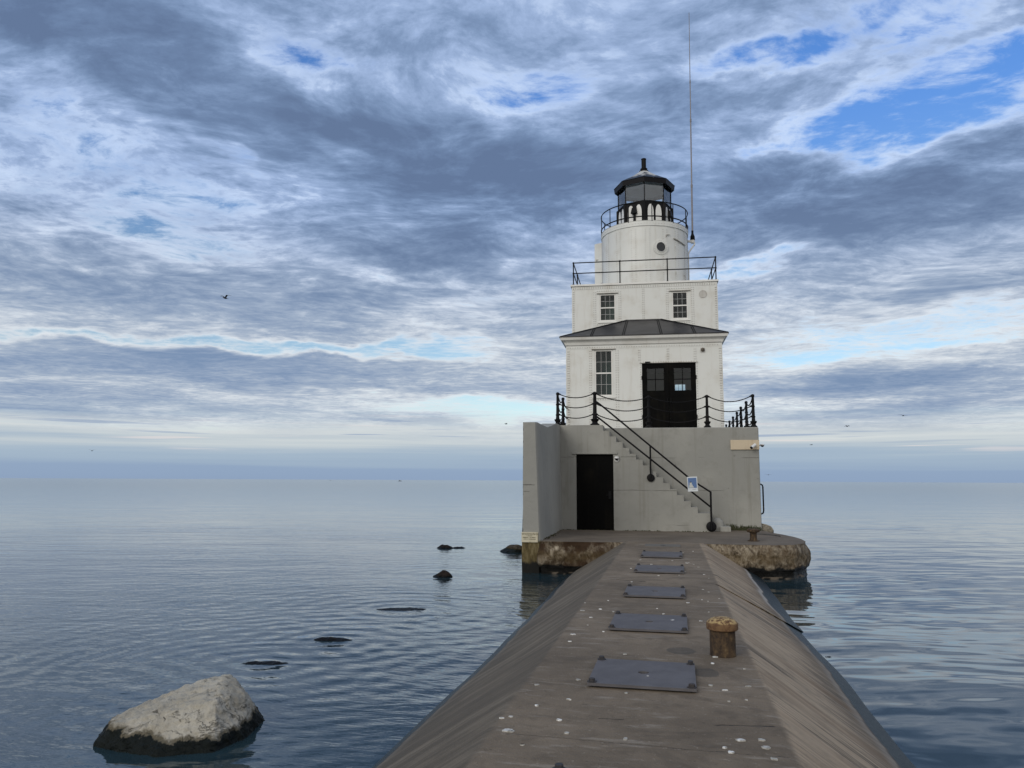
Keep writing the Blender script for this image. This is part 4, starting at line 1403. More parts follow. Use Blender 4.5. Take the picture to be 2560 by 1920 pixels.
lettering("WARNING", 0.072, -2.91, 19.457, 0.962, ws, INK)
rnd = random.Random(3)
for (z, xa, xb, h_) in ((0.918, -2.99, -2.85, 0.016), (0.878, -3.08, -2.74, 0.020), (0.838, -3.06, -2.77, 0.020)):
    wk = MB()
    x = xa
    while x < xb:
        w_ = rnd.uniform(0.010, 0.019)
        if rnd.random() > 0.14:
            wk.box(x, x + w_ * 0.72, 19.456, 19.459, z - h_ / 2 * rnd.uniform(0.6, 1), z + h_ / 2 * rnd.uniform(0.6, 1))
        x += w_
    part('lettering', wk, INK, ws)

# --- cameras and the plywood board
single('mounting_board', MB().box(2.635, 3.505, 25.055, 25.097, 3.29, 3.592),
       paint("plywood", (0.55, 0.46, 0.33), (0.40, 0.31, 0.20), 0.7, 0.8), 'unpainted tan plywood board screwed to the concrete wall top right', 'board',
       LH, (3.07, 25.08, 3.29), bevel=0.004)
bc = thing('security_camera', 'white bullet security camera mounted on the tan plywood board', 'security camera', LH, (3.27, 25.05, 3.37))
part('housing', MB().tube([(3.36, 24.93, 3.435), (3.235, 24.80, 3.34)], 0.05, 14), PLASTIC, bc, smooth=40)
part('lens', MB().tube([(3.236, 24.801, 3.341), (3.222, 24.786, 3.330)], 0.044, 14), LENS, bc, smooth=40)
part('bracket', MB().tube([(3.34, 25.056, 3.44), (3.34, 24.93, 3.43)], 0.02, 8), PLASTIC, bc)
dc = thing('security_camera', 'white dome security camera on the wall beside the lower black door', 'security camera', LH, (-0.89, 24.05, 2.99))
part('housing', MB().lathe((-0.885, 23.985, 2.985), [(0.068, 0.0), (0.072, 0.03), (0.06, 0.055), (0.02, 0.065)], 20), PLASTIC, dc, smooth=40)
part('dome', MB().lathe((-0.885, 23.985, 2.985), [(0.012, -0.06), (0.04, -0.045), (0.055, -0.02), (0.058, -0.002)], 18), LENS, dc, smooth=60)
part('bracket', MB().box(-0.915, -0.855, 23.99, 24.058, 2.99, 3.045).lathe((-0.885, 24.058, 2.95), [(0.075, 0.0), (0.075, 0.012), (0.05, 0.02)], 20, axis='y'), PLASTIC, dc)
xc = thing('security_camera', 'small dome security camera sticking out past the base\'s right-hand corner', 'security camera', LH, (3.60, 25.3, 3.42))
part('bracket', MB().box(3.50, 3.64, 25.28, 25.32, 3.41, 3.44), PLASTIC, xc)
part('housing', MB().lathe((3.63, 25.3, 3.43), [(0.062, 0.0), (0.075, 0.02), (0.05, 0.045), (0.01, 0.05)], 16), PLASTIC, xc, smooth=40)
part('dome', MB().lathe((3.63, 25.3, 3.43), [(0.012, -0.05), (0.042, -0.035), (0.05, -0.002)], 16), LENS, xc, smooth=60)
wl_ = thing('wall_lamp', 'small round dark fitting on a square white plate right of the double door', 'lamp', LH, (1.975, 26.6, 6.75))
part('back_plate', MB().box(1.895, 2.05, FY - 0.022, FY - 0.001, 6.665, 6.825), RIVET, wl_, bevel=0.004)
part('globe', MB().lathe((1.972, FY - 0.0225, 6.75), [(0.062, 0.0), (0.066, 0.02), (0.062, 0.05), (0.04, 0.075), (0.012, 0.082)], 18, axis='y'),
     paint("dull_bronze", (0.12, 0.10, 0.075), (0.06, 0.05, 0.04), 0.4, 0.6), wl_, smooth=60)
gb = MB().tube([(3.46, 25.9, 2.215), (3.62, 25.9, 2.215), (3.665, 25.9, 2.19), (3.685, 25.9, 2.13), (3.685, 25.9, 1.37), (3.665, 25.9, 1.30), (3.62, 25.9, 1.275), (3.47, 25.9, 1.275)], 0.024, 10)
single('grab_rail', gb, BLACK, 'black bent pipe grab rail on the right side of the concrete base', 'grab rail', LH, (3.5, 25.9, 1.25), smooth=50)
single('wall_spike', MB().tube([(-3.10, 20.4, 3.44), (-3.20, 20.4, 3.44)], 0.012, 6), BLACK, 'short iron rod sticking out of the left face of the wing wall', 'rod', LH, (-3.12, 20.4, 3.44))

# --- antenna
an = thing('antenna', 'very tall thin grey whip antenna beside the lantern', 'antenna', LH, (2.05, 31.2, 11.5))
pole = MB()
ap = lambda z: (2.03 + 0.008 * (z - 12.1) + 0.00035 * (z - 12.1) ** 2 * 0.3, 31.2, z)
zs = [12.38, 14.35, 14.36, 17.2, 17.21, 18.9, 18.91, 22.0]
rs_ = [0.036, 0.034, 0.029, 0.027, 0.022, 0.021, 0.017, 0.012]
pole.tube([ap(z) for z in zs], rs_, 8)
for z, r_ in ((14.36, 0.043), (17.2, 0.036), (18.9, 0.026)):
    pole.tube([ap(z - 0.07), ap(z + 0.05)], r_, 8)
part('mast', pole, STEEL, an, smooth=40)
ins = MB()
ins.lathe((2.03, 31.2, 12.05), [(0.09, 0.0), (0.10, 0.03), (0.085, 0.06), (0.10, 0.09), (0.085, 0.12), (0.095, 0.15), (0.07, 0.2), (0.045, 0.28), (0.045, 0.40)], 14)
part('insulator', ins, BLACK, an, smooth=40)
br = MB()
br.tube([(1.75, 31.15, 12.0), (2.03, 31.2, 12.0)], 0.05, 10)
br.tube([(2.03, 31.2, 11.93), (2.03, 31.2, 12.06)], 0.085, 12)
br.tube([(2.07, 31.2, 11.98), (2.11, 31.2, 11.93), (2.09, 31.2, 11.85), (1.88, 31.1, 11.55), (1.835, 31.05, 11.42), (1.83, 31.03, 9.7)], 0.034, 10)
part('bracket', br, TRIM, an, smooth=40)

# --- chain fence round the base
fe = thing('chain_fence', 'black iron posts joined by three sagging chains along the edge of the concrete base', 'fence', LH, (0.1, 25.3, 4.0))
PH = 1.05


def post(x, y, z, k=1.0, arms=((1, 0), (-1, 0))):
    m_ = MB()
    m_.lathe((x, y, z), [(0.115 * k, 0.0), (0.115 * k, 0.03), (0.075 * k, 0.06), (0.065 * k, 0.10), (0.10 * k, 0.15), (0.105 * k, 0.19), (0.06 * k, 0.20),
                         (0.052 * k, 0.30), (0.062 * k, 0.31), (0.062 * k, 0.35), (0.05 * k, 0.36), (0.046 * k, 0.63), (0.056 * k, 0.64), (0.056 * k, 0.68),
                         (0.044 * k, 0.69), (0.04 * k, 0.95), (0.052 * k, 0.98), (0.055 * k, 1.01), (0.045 * k, 1.04), (0.015, 1.055)], 14)
    for h in (0.33, 0.66, 0.98):
        for (ax, ay) in arms:
            m_.tube([(x, y, z + h + 0.02), (x + ax * 0.07, y + ay * 0.07, z + h + 0.01), (x + ax * 0.105, y + ay * 0.105, z + h - 0.012)], [0.036, 0.028, 0.016], 8)
    part('post', m_, BLACK, fe, smooth=45)


def chain(p, q, h0, h1, sag):
    m_ = MB()
    n = 26
    pts, rs = [], []
    for i in range(n * 2 + 1):
        t = i / (n * 2)
        z = h0 + (h1 - h0) * t - sag * (1 - (2 * t - 1) ** 2)
        pts.append((p[0] + (q[0] - p[0]) * t, p[1] + (q[1] - p[1]) * t, z))
        rs.append(0.021 if i % 2 else 0.013)
    m_.tube(pts, rs, 6)
    part('chain', m_, BLACK, fe)


ZL, ZR = 4.035, 4.01
front = [(-2.73, 24.22, ZL), (-1.555, 24.22, ZL), (0.12, 25.32, ZR), (1.965, 25.32, ZR), (3.39, 25.32, ZR)]
rear = [(3.455, 27.5), (3.51, 29.5), (3.62, 31.75), (3.71, 34.0), (3.80, 36.3), (3.89, 38.7)]
rear = [(x, y, ZR) for x, y in rear]
left_side = [(-2.70, 25.55, ZR)]
for i, (x, y, z) in enumerate(front):
    arms = [(1, 0), (-1, 0)]
    if i == 0:
        arms = [(1, 0), (0, 1)]
    if i == 4:
        arms = [(-1, 0), (0, 1)]
    post(x, y, z, 1.25 if i == 1 else 1.0, arms)
for (x, y, z) in rear + left_side:
    post(x, y, z, 1.0, [(0, 1), (0, -1)])
def span(a_, b_, sag):
    d = Vector((b_[0] - a_[0], b_[1] - a_[1])).normalized() * 0.10
    for h in (0.32, 0.65, 0.97):
        chain((a_[0] + d.x, a_[1] + d.y), (b_[0] - d.x, b_[1] - d.y), a_[2] + h, b_[2] + h, sag)
span(front[0], front[1], 0.10)
for a_, b_ in zip(front[1:], front[2:]):
    span(a_, b_, 0.15)
for a_, b_ in zip([front[4]] + rear, rear):
    span(a_, b_, 0.16)
span(front[0], left_side[0], 0.16)
for h in (0.10, 0.40, 0.75):
    chain((-2.70, 25.62), (-2.66, 26.58), 4.05 + h + 0.22, 4.05 + h, 0.10)

# ------------------------------------------------------------------ on the pier
RUST = Mat("rusted_iron", 0.85, 0.25)
g = RUST.g
ru = g.noise(RUST.P, 14.0, 8.0, 0.65)
ru2 = g.noise(g.sc(RUST.P, (34, 34, 16)), 1.0, 6.0, 0.7)
rc = g.ramp(g.m('MULTIPLY_ADD', ru2, 0.5, g.m('MULTIPLY', ru, 0.5)), [(0.34, (0.018, 0.012, 0.009)), (0.46, (0.045, 0.031, 0.021)), (0.56, (0.085, 0.055, 0.030)), (0.70, (0.20, 0.15, 0.08))])
RUST.set(color=rc)
RUST.bump(ru, 0.012)
CAPM = Mat("rusted_yellow_cap", 0.7, 0.3)
g = CAPM.g
cu_, cv_, cz_ = g.sep(CAPM.P)
cn = g.noise(CAPM.P, 26.0, 7.0, 0.68)
upf = g.step(g.sep(g.n('ShaderNodeNewGeometry').outputs['Normal'])[2], 0.35, 0.75)
yel = g.m('MULTIPLY', g.step(cn, 0.43, 0.53), g.m('MULTIPLY_ADD', upf, 0.85, 0.10))
CAPM.set(color=g.mix(yel, g.mix(cn, (0.045, 0.022, 0.012), (0.19, 0.10, 0.045)), (0.40, 0.285, 0.125)))
CAPM.bump(cn, 0.008)
b1 = thing('bollard', 'rusty mooring bollard with a flaking yellow domed cap on the pier walk', 'bollard', PR, (0.415, 7.16, 0.80))
part('column', MB().lathe((0.415, 7.16, 0.795), [(0.112, 0.0), (0.11, 0.02), (0.109, 0.24)], 32), RUST.mat, b1, smooth=40)
part('cap', MB().lathe((0.415, 7.16, 1.03), [(0.128, -0.012), (0.135, -0.006), (0.136, 0.040), (0.130, 0.052), (0.105, 0.074), (0.065, 0.09), (0.0, 0.096)], 32), CAPM.mat, b1, smooth=40)
b2 = thing('bollard', 'rusty brown mushroom-headed bollard on the landing by the base\'s right corner', 'bollard', LH, (2.67, 20.7, 0.795))
part('column', MB().lathe((2.67, 20.7, 0.79), [(0.15, 0.0), (0.15, 0.02), (0.10, 0.03), (0.085, 0.08), (0.085, 0.2), (0.10, 0.24)], 24), RUST.mat, b2, smooth=40)
part('cap', MB().lathe((2.67, 20.7, 1.01), [(0.10, 0.0), (0.15, 0.012), (0.165, 0.04), (0.16, 0.075), (0.13, 0.095), (0.0, 0.10)], 24), RUST.mat, b2, smooth=40)

PLATE = Mat("grey_hatch_paint", 0.6, 0.3)
g = PLATE.g
pn_ = g.noise(PLATE.P, 5.0, 7.0, 0.6)
ps_ = g.noise(g.sc(PLATE.P, (60, 12, 30)), 1.0, 3.0, 0.6)
pc_ = g.mix(g.step(pn_, 0.35, 0.7), (0.088, 0.083, 0.086), (0.112, 0.106, 0.110))
pc_ = g.mix(g.m('MULTIPLY', g.step(ps_, 0.62, 0.75), 0.4), pc_, (0.14, 0.135, 0.135))
PLATE.set(color=pc_)
PLATE.bump(g.noise(PLATE.P, 3.0, 4.0), 0.006)
BOLT = paint("dark_bolt", (0.030, 0.029, 0.031), (0.05, 0.035, 0.025), 0.6, 0.8, 0.004)


HOLE_SHADE = Mat("hatch_void", 1.0, 0.0).set(color=(0.002, 0.002, 0.002)).mat


def hatch(u, v, w, d, label, z=0.8, rot=0.0):
    t = thing('hatch_cover', label, 'hatch cover', PR, (u, v, z), 'hatch covers along the pier walk')
    m_ = MB()
    n = 24
    zt, zb = z + 0.034, z + 0.014
    hr = 0.042
    out = []
    for k in range(n):
        a = 2 * math.pi * k / n + math.pi / n
        cx_, sy_ = math.cos(a), math.sin(a)
        s_ = 1 / max(abs(cx_), abs(sy_))
        out.append((u + cx_ * s_ * w / 2, v + sy_ * s_ * d / 2))
    # true square corners
    cor_ = [(u + sx * w / 2, v + sy * d / 2) for sx, sy in ((1, 1), (-1, 1), (-1, -1), (1, -1))]
    for c_ in cor_:
        j = min(range(n), key=lambda i: math.dist(out[i], c_))
        out[j] = c_
    inn = [(u + hr * math.cos(2 * math.pi * k / n + math.pi / n), v + hr * math.sin(2 * math.pi * k / n + math.pi / n)) for k in range(n)]
    vs_ = [(x, y, zt) for x, y in out] + [(x, y, zt) for x, y in inn] + [(x, y, zb) for x, y in out] + [(x, y, zb) for x, y in inn]
    fs_ = []
    for k in range(n):
        j = (k + 1) % n
        fs_ += [(k, j, n + j, n + k), (2 * n + k, 3 * n + k, 3 * n + j, 2 * n + j), (k, 2 * n + k, 2 * n + j, j), (n + k, n + j, 3 * n + j, 3 * n + k)]
    m_.add(vs_, fs_)
    plate = part('plate', m_, PLATE.mat, t)
    part('hole', MB().lathe((u, v, z), [(hr * 1.3, 0.004), (hr * 1.3, 0.008)], 16), HOLE_SHADE, plate)  # black disc under the opening; its colour stands in for the shade inside
    part('frame', MB().box(u - w / 2 + 0.03, u + w / 2 - 0.03, v - d / 2 + 0.03, v - d / 2 + 0.06, z - 0.01, z + 0.0135)
         .box(u - w / 2 + 0.03, u + w / 2 - 0.03, v + d / 2 - 0.06, v + d / 2 - 0.03, z - 0.01, z + 0.0135)
         .box(u - w / 2 + 0.03, u - w / 2 + 0.06, v - d / 2 + 0.06, v + d / 2 - 0.06, z - 0.01, z + 0.0135)
         .box(u + w / 2 - 0.06, u + w / 2 - 0.03, v - d / 2 + 0.06, v + d / 2 - 0.06, z - 0.01, z + 0.0135), DARKIN, t)
    for (sx, sy) in ((1, 1), (-1, 1), (-1, -1), (1, -1)):
        bx, by = u + sx * (w / 2 - 0.032), v + sy * (d / 2 - 0.035)
        part('bolt', MB().lathe((bx, by, zt), [(0.036, 0.0), (0.036, 0.006), (0.024, 0.007), (0.023, 0.024), (0.018, 0.028)], 6 if sx > 0 else 8, rot=0.3 * sx + 0.2 * sy), BOLT, t)
    for o in [t]:
        o.rotation_euler.z += rot
    return t


HL = ['nearest grey hatch cover, only its far bolts showing at the bottom edge',
      'largest fully visible grey hatch cover, just in front of the near bollard',
      'grey hatch cover just beyond the near bollard, white splat right of its hole',
      'grey hatch cover next in front of the long dark crack across the walk',
      'grey hatch cover next behind the long dark crack across the walk',
      'farthest dark grey hatch cover, before the pale flush one at the landing']
for (u, v, w, d), lab in zip(((-0.235, 3.715, 0.78, 0.86), (-0.235, 6.245, 0.78, 0.80), (-0.25, 8.46, 0.78, 0.89), (-0.235, 10.77, 0.79, 0.90), (-0.215, 13.54, 0.81, 0.98), (-0.205, 16.18, 0.81, 1.10)), HL):
    hatch(u, v, w, d, lab, rot=R(-0.6))
# the sixth is a flush concrete lid
fl = thing('hatch_cover', 'pale concrete hatch lid set flush in the walk right before the landing', 'hatch cover', PR, (-0.215, 18.63, 0.80), 'hatch covers along the pier walk')
PALE = paint("pale_concrete_lid", (0.13, 0.118, 0.10), (0.085, 0.076, 0.065), 0.85, 0.8, 0.006, False)
part('plate', MB().box(-0.62, 0.19, 18.29, 18.98, 0.79, 0.812), PALE, fl, bevel=0.004)
part('hole', MB().lathe((-0.21, 18.63, 0.808), [(0.06, 0.0), (0.06, 0.007)], 14), DARKIN, fl)  # dark disc laid on the solid lid in place of a shaded hole

# --- gull droppings
DROP = Mat("dried_droppings", 0.8, 0.3)
g = DROP.g
dn = g.noise(DROP.P, 40.0, 4.0, 0.6)
fade = g.step(g.noise(DROP.P, 3.1, 2.0), 0.40, 0.58)
DROP.set(color=g.mix(g.m('MULTIPLY', g.step(dn, 0.35, 0.6), g.m('MULTIPLY_ADD', fade, 0.7, 0.3)), (0.26, 0.245, 0.21), (0.78, 0.78, 0.76)))
DROP = DROP.mat
SPOTS = [(-0.72, 6.04, 1), (-1.0, 5.83, 1), (-0.34, 5.75, .8), (-0.72, 5.5, .8), (-0.91, 5.31, 1), (-0.72, 5.03, 1), (-0.64, 4.79, 1), (-0.29, 4.76, 1.1),
         (-0.86, 4.53, 1.1), (-0.96, 4.75, .8), (0.35, 5.98, .9), (0.53, 6.12, 1), (0.36, 5.69, .9), (0.48, 5.75, .6), (0.26, 6.09, .8), (0.55, 6.67, .8),
         (0.31, 6.81, 1), (0.34, 7.06, 1), (0.37, 4.88, 1.2), (0.49, 4.91, 1.2), (0.5, 4.78, 1.5), (0.27, 4.73, .8), (0.3, 4.66, 1), (0.52, 4.6, 1.2),
         (-0.01, 8.6, 1.4), (-0.2, 6.14, .9), (-0.42, 6.99, 1.3), (0.29, 8.79, .9), (0.18, 10.05, 1.1), (-0.69, 7.97, .9), (-0.97, 7.76, 1.2), (-0.96, 7.42, .7),
         (-0.89, 8.74, 1.2), (-1.03, 9.17, 1.2), (-0.84, 9.32, 1), (-0.68, 9.18, 1), (-0.8, 10.0, .9), (-1.07, 9.75, .8), (-0.88, 8.28, .6), (-0.22, 9.04, .7),
         (-0.11, 9.16, .7), (-0.19, 9.52, .9), (0.41, 11.3, .8), (0.48, 11.06, .7), (0.58, 10.49, 1), (0.36, 10.34, .6), (0.43, 10.23, .7), (0.44, 17.32, 1),
         (0.26, 14.84, 1.2), (0.45, 14.18, 1.2), (-0.37, 14.45, 1), (-0.22, 12.78, 1), (-1.08, 4.99, .9), (-1.03, 5.03, 1), (-0.99, 4.76, 1.7), (-0.86, 4.53, .8),
         (0.3, 14.9, .8), (0.38, 14.6, .7), (0.2, 13.4, .8), (0.5, 13.1, .9), (0.1, 12.9, .9), (-0.6, 11.9, .7), (0.55, 12.6, .7), (-0.6, 15.2, .7), (0.0, 15.2, .9),
         (0.22, 16.9, .8), (-0.7, 13.7, .7), (0.4, 9.4, .6), (-0.5, 4.2, .9), (0.1, 4.1, .7), (0.4, 3.6, 1), (-0.8, 3.5, 1), (0.0, 3.0, 1.2)]
dr_ = MB()
rnd = random.Random(11)
for (u, v, s_) in SPOTS:
    on_plate = abs(u + 0.235) < 0.38 and min(abs(v - c_) for c_ in (6.245, 8.46, 10.77, 13.54, 16.18)) < 0.4
    z = 0.835 if on_plate else 0.8055
    n = 14
    a0 = rnd.uniform(-0.5, 0.5)
    rx, ry = 0.017 * s_ * rnd.uniform(0.6, 1.35), 0.011 * s_ * rnd.uniform(0.6, 1.4)
    ring_, base_ = [], []
    for k in range(n):
        t = 2 * math.pi * k / n
        r_ = 1 + 0.45 * mnoise.noise((u * 7 + math.cos(t) * 1.3, v * 7 + math.sin(t) * 1.3, 3.0)) + 0.1 * rnd.uniform(-1, 1)
        x, y = rx * r_ * math.cos(t), ry * r_ * math.sin(t)
        ring_.append((u + x * math.cos(a0) - y * math.sin(a0), v + x * math.sin(a0) + y * math.cos(a0), z + 0.002))
        base_.append((ring_[-1][0], ring_[-1][1], z - 0.006))
    dr_.add(ring_ + base_, [tuple(range(n))] + [(k, (k + 1) % n, (k + 1) % n + n, k + n) for k in range(n)])
single('bird_droppings', dr_, DROP, None, None, PR, (0, 0, 0.8), kind='stuff')

# ------------------------------------------------------------------ rocks in the lake
def rock_mat(name, dry, dry2, wet_z, wet_amp, wetc=(0.006, 0.008, 0.007), moss=(0.045, 0.034, 0.012)):
    m = Mat(name, 0.8, 0.12)
    g_ = m.g
    pos = g_.n('ShaderNodeNewGeometry').outputs['Position']
    x, y, z = g_.sep(pos)
    n1 = g_.noise(m.P, 2.2, 6.0, 0.6)
    n2 = g_.noise(m.P, 9.0, 9.0, 0.68)
    n3 = g_.noise(g_.sc(m.P, (9, 9, 3)), 1.0, 6.0, 0.65)
    col = g_.mix(g_.step(n1, 0.35, 0.68), dry, dry2)
    col = g_.mix(g_.m('MULTIPLY', g_.step(n2, 0.52, 0.68), 0.6), col, tuple(c * 0.5 for c in dry))
    rid = g_.m('ABSOLUTE', g_.m('SUBTRACT', g_.noise(g_.sc(m.P, (2.6, 2.6, 4.5), (1, 7, 3)), 1.0, 5.0, 0.6, 0.8), 0.5))
    crack = g_.m('MULTIPLY', g_.step(rid, 0.009, 0.003), g_.step(n1, 0.46, 0.56))
    col = g_.mix(g_.m('MULTIPLY', crack, 0.4), col, tuple(c * 0.35 for c in dry))
    white = g_.step(g_.noise(g_.sc(m.P, (7, 7, 2.5), (8, 8, 8)), 1.0, 5.0, 0.7), 0.64, 0.70)
    col = g_.mix(g_.m('MULTIPLY', white, 0.5), col, tuple(min(0.8, c * 1.7) for c in dry2))
    col = g_.mix(g_.m('MULTIPLY', g_.step(n2, 0.44, 0.34), 0.4), col, tuple(min(1, c * 1.35) for c in dry2))
    crev = g_.step(g_.noise(g_.sc(m.P, (5, 5, 11), (4, 0, 1)), 1.0, 4.0, 0.6, dist=1.2), 0.66, 0.72)
    col = g_.mix(g_.m('MULTIPLY', crev, 0.7), col, tuple(c * 0.3 for c in dry))
    zz = g_.m('MULTIPLY_ADD', g_.m('SUBTRACT', n3, 0.5), wet_amp, z)
    zz = g_.m('MULTIPLY_ADD', g_.m('SUBTRACT', g_.noise(m.P, 1.7, 2.0), 0.5), wet_amp * 1.2, zz)
    col = g_.mix(g_.m('MULTIPLY', g_.step(zz, wet_z + 0.055, wet_z + 0.02), 0.75), col, moss)
    wet = g_.step(zz, wet_z + 0.012, wet_z - 0.005)
    col = g_.mix(wet, col, g_.mix(n1, wetc, tuple(c * 1.5 for c in wetc)))
    m.set(color=col)
    m.set(rough=g_.m('MULTIPLY_ADD', wet, -0.35, 0.82))
    m.bump(g_.m('ADD', n2, g_.m('MULTIPLY', g_.m('ADD', crev, crack), -0.8)), 0.045, 1.0)
    return m.mat


def rock(name, pts, mat, label, voxel, amp, seed):
    """a boulder : the hull of its corner points, remeshed and roughened"""
    bm = bmesh.new()
    for p in pts:
        bm.verts.new(p)
    bmesh.ops.convex_hull(bm, input=bm.verts)
    loose = [v for v in bm.verts if not v.link_faces]
    bmesh.ops.delete(bm, geom=loose, context='VERTS')
    bmesh.ops.recalc_face_normals(bm, faces=bm.faces)
    me = bpy.data.meshes.new(name)
    c = sum((Vector(p) for p in pts), Vector()) / len(pts)
    c.z = 0.0
    bmesh.ops.translate(bm, verts=bm.verts, vec=-c)
    bm.to_mesh(me)
    bm.free()
    me.materials.append(mat)
    o = bpy.data.objects.new(name, me)
    COL.objects.link(o)
    o.location = c
    o['label'], o['category'] = label, 'rock'
    rmd = o.modifiers.new("remesh", 'REMESH')
    rmd.mode, rmd.voxel_size, rmd.use_smooth_shade = 'VOXEL', voxel, True
    smd = o.modifiers.new("smooth", 'SMOOTH')
    smd.factor, smd.iterations = 0.5, 1
    for k, (sz, st) in enumerate(((0.30, amp * 0.5), (0.10, amp * 0.75), (0.035, amp * 0.5))):
        tx = bpy.data.textures.new(f"{name}_{seed}_{k}", 'CLOUDS')
        tx.noise_scale = sz * (voxel / 0.022) ** 0.7
        tx.noise_depth = 3
        d = o.modifiers.new(f"rough{k}", 'DISPLACE')
        d.texture, d.strength, d.mid_level, d.texture_coords = tx, st, 0.5, 'LOCAL'
    return o


BOUL = rock_mat("pale_limestone", (0.34, 0.31, 0.25), (0.48, 0.45, 0.38), 0.10, 0.20)
DARKR = rock_mat("dark_wet_stone", (0.016, 0.013, 0.012), (0.03, 0.022, 0.018), 0.035, 0.05, (0.003, 0.0035, 0.004), (0.012, 0.010, 0.008))
BROWNR = rock_mat("brown_stone", (0.05, 0.04, 0.03), (0.09, 0.075, 0.055), 0.10, 0.10)
rock('boulder', [(-3.60, 7.25, 0.16), (-3.56, 7.05, 0.10), (-3.48, 7.02, 0.17), (-3.36, 7.55, 0.235), (-3.12, 7.15, 0.275), (-2.95, 7.7, 0.395), (-2.70, 7.75, 0.425),
                 (-2.60, 7.12, 0.36), (-2.72, 7.62, 0.43), (-2.47, 7.45, 0.32), (-2.42, 7.35, 0.15), (-2.43, 7.6, 0.17), (-2.37, 7.7, 0.02), (-2.46, 7.0, 0.02), (-2.55, 6.86, 0.02),
                 (-2.95, 6.74, 0.0), (-3.3, 6.85, 0.0), (-3.62, 7.0, 0.0), (-3.68, 7.3, 0.0), (-3.4, 8.0, 0.0), (-2.6, 8.1, 0.0),
                 (-3.7, 7.0, -0.5), (-2.2, 6.9, -0.5), (-2.2, 8.2, -0.5), (-3.6, 8.2, -0.5), (-2.9, 6.6, -0.5)],
     BOUL, 'large pale limestone boulder with a black weedy waterline, in the water nearest the viewer', 0.018, 0.06, 1)


def low_rock(name, c, w, d, h, mat, label, seed, n=14):
    rn_ = random.Random(seed)
    pts = []
    for k in range(n):
        t = 2 * math.pi * k / n
        pts.append((c[0] + w * 0.5 * math.cos(t) * rn_.uniform(0.85, 1.15), c[1] + d * 0.5 * math.sin(t) * rn_.uniform(0.85, 1.15), -0.02))
        pts.append((c[0] + w * 0.7 * math.cos(t), c[1] + d * 0.7 * math.sin(t), -0.4))
    for k in range(7):
        t = rn_.uniform(0, 6.28)
        r_ = rn_.uniform(0.1, 0.34)
        pts.append((c[0] + w * r_ * math.cos(t), c[1] + d * r_ * math.sin(t), h * rn_.uniform(0.45, 1.0)))
    return rock(name, pts, mat, label, 0.02 if w < 0.8 else 0.035, min(0.05, max(0.034, h * 0.35)), seed)


low_rock('rock', (-1.64, 18.9), 0.50, 0.5, 0.17, DARKR, 'dark pointed wet rock standing in the lake left of the landing', 21)
low_rock('rock', (-2.25, 26.7), 0.60, 0.5, 0.13, DARKR, 'long flat dark rock farthest out in the lake left of the base', 22)
low_rock('rock', (-1.80, 26.75), 0.55, 0.35, 0.06, DARKR, 'low dark tail of stone touching the right end of the long flat dark rock', 23)
low_rock('rock', (0.12, 25.6), 0.95, 0.8, 0.24, BROWNR, 'rounded brown-topped rock half hidden behind the left edge of the wing wall', 24)
low_rock('rock', (-1.95, 14.15), 1.15, 0.5, 0.032, DARKR, 'black rock awash in ripples, farthest of the three barely breaking the surface', 25)
low_rock('rock', (-2.55, 11.5), 0.66, 0.32, 0.045, DARKR, 'black rock awash in ripples, middle one of the three barely breaking the surface', 26)
low_rock('rock', (-3.12, 10.05), 0.75, 0.24, 0.030, DARKR, 'black rock awash nearest the pale boulder, with a thin dark back', 27)
low_rock('rock', (4.22, 10.55), 0.24, 0.16, 0.012, DARKR, 'little dark rock just awash in the calm water right of the pier', 28)
rb = rock('rubble_stone', [frame(LH, *p) for p in ((3.50, 25.3, 0.78), (3.50, 25.3, 1.0), (3.62, 25.25, 0.99), (3.80, 25.3, 0.93), (3.90, 25.35, 0.80), (3.55, 26.0, 0.98), (3.9, 26.0, 0.8), (3.5, 26.0, 0.78), (3.9, 25.4, 0.7), (3.5, 25.3, 0.7))],
          rock_mat("tan_rubble", (0.26, 0.23, 0.18), (0.34, 0.31, 0.25), 0.2, 0.05), 'pale tan lump of rubble behind the landing\'s right corner, against the base', 0.03, 0.03, 31)

# --- weeds at the foot of the base wall
GREEN = paint("dull_weed", (0.05, 0.055, 0.025), (0.09, 0.07, 0.03), 0.8, 0.9, 0.004, False)
wd = MB()
rnd = random.Random(5)
def tuft(x, y, z, h, n):
    for _ in range(n):
        a = rnd.uniform(0, 6.28)
        l = h * rnd.uniform(0.4, 1.0)
        px, py = x + rnd.gauss(0, 0.05), y + rnd.gauss(0, 0.02)
        tx, ty = px + math.cos(a) * l * 0.6, py - abs(math.sin(a)) * l * 0.4
        w_ = rnd.uniform(0.006, 0.014)
        wd.add([(px - w_, py, z), (px + w_, py, z), (tx + w_ * 0.4, ty, z + l), (tx - w_ * 0.4, ty, z + l)], [(0, 1, 2, 3)])
for k in range(46):
    x = rnd.uniform(2.5, 3.5)
    if rnd.random() < 0.75:
        tuft(x, 25.06, 0.795, rnd.choice((0.05, 0.08, 0.13, 0.18)) * (1.2 - 0.3 * (x - 2.5)), 16)
for k in range(26):
    tuft(rnd.uniform(-2.55, 1.8), 24.04, 0.795, 0.03, 9)
for k in range(16):
    tuft(-2.585, rnd.uniform(19.9, 24.0), 0.795, 0.035, 8)
single('weeds', wd, GREEN, None, None, LH, (0, 0, 0.795), kind='stuff')
# dark seam of the rounded landing edge
single('kerb_joint', MB().tube([(2.95, 23.35, 0.797), (3.25, 23.3, 0.797), (3.5, 23.0, 0.797), (3.62, 22.55, 0.797)], 0.018, 6), DARKIN, None, None, LH, (0, 0, 0.79), kind='structure')

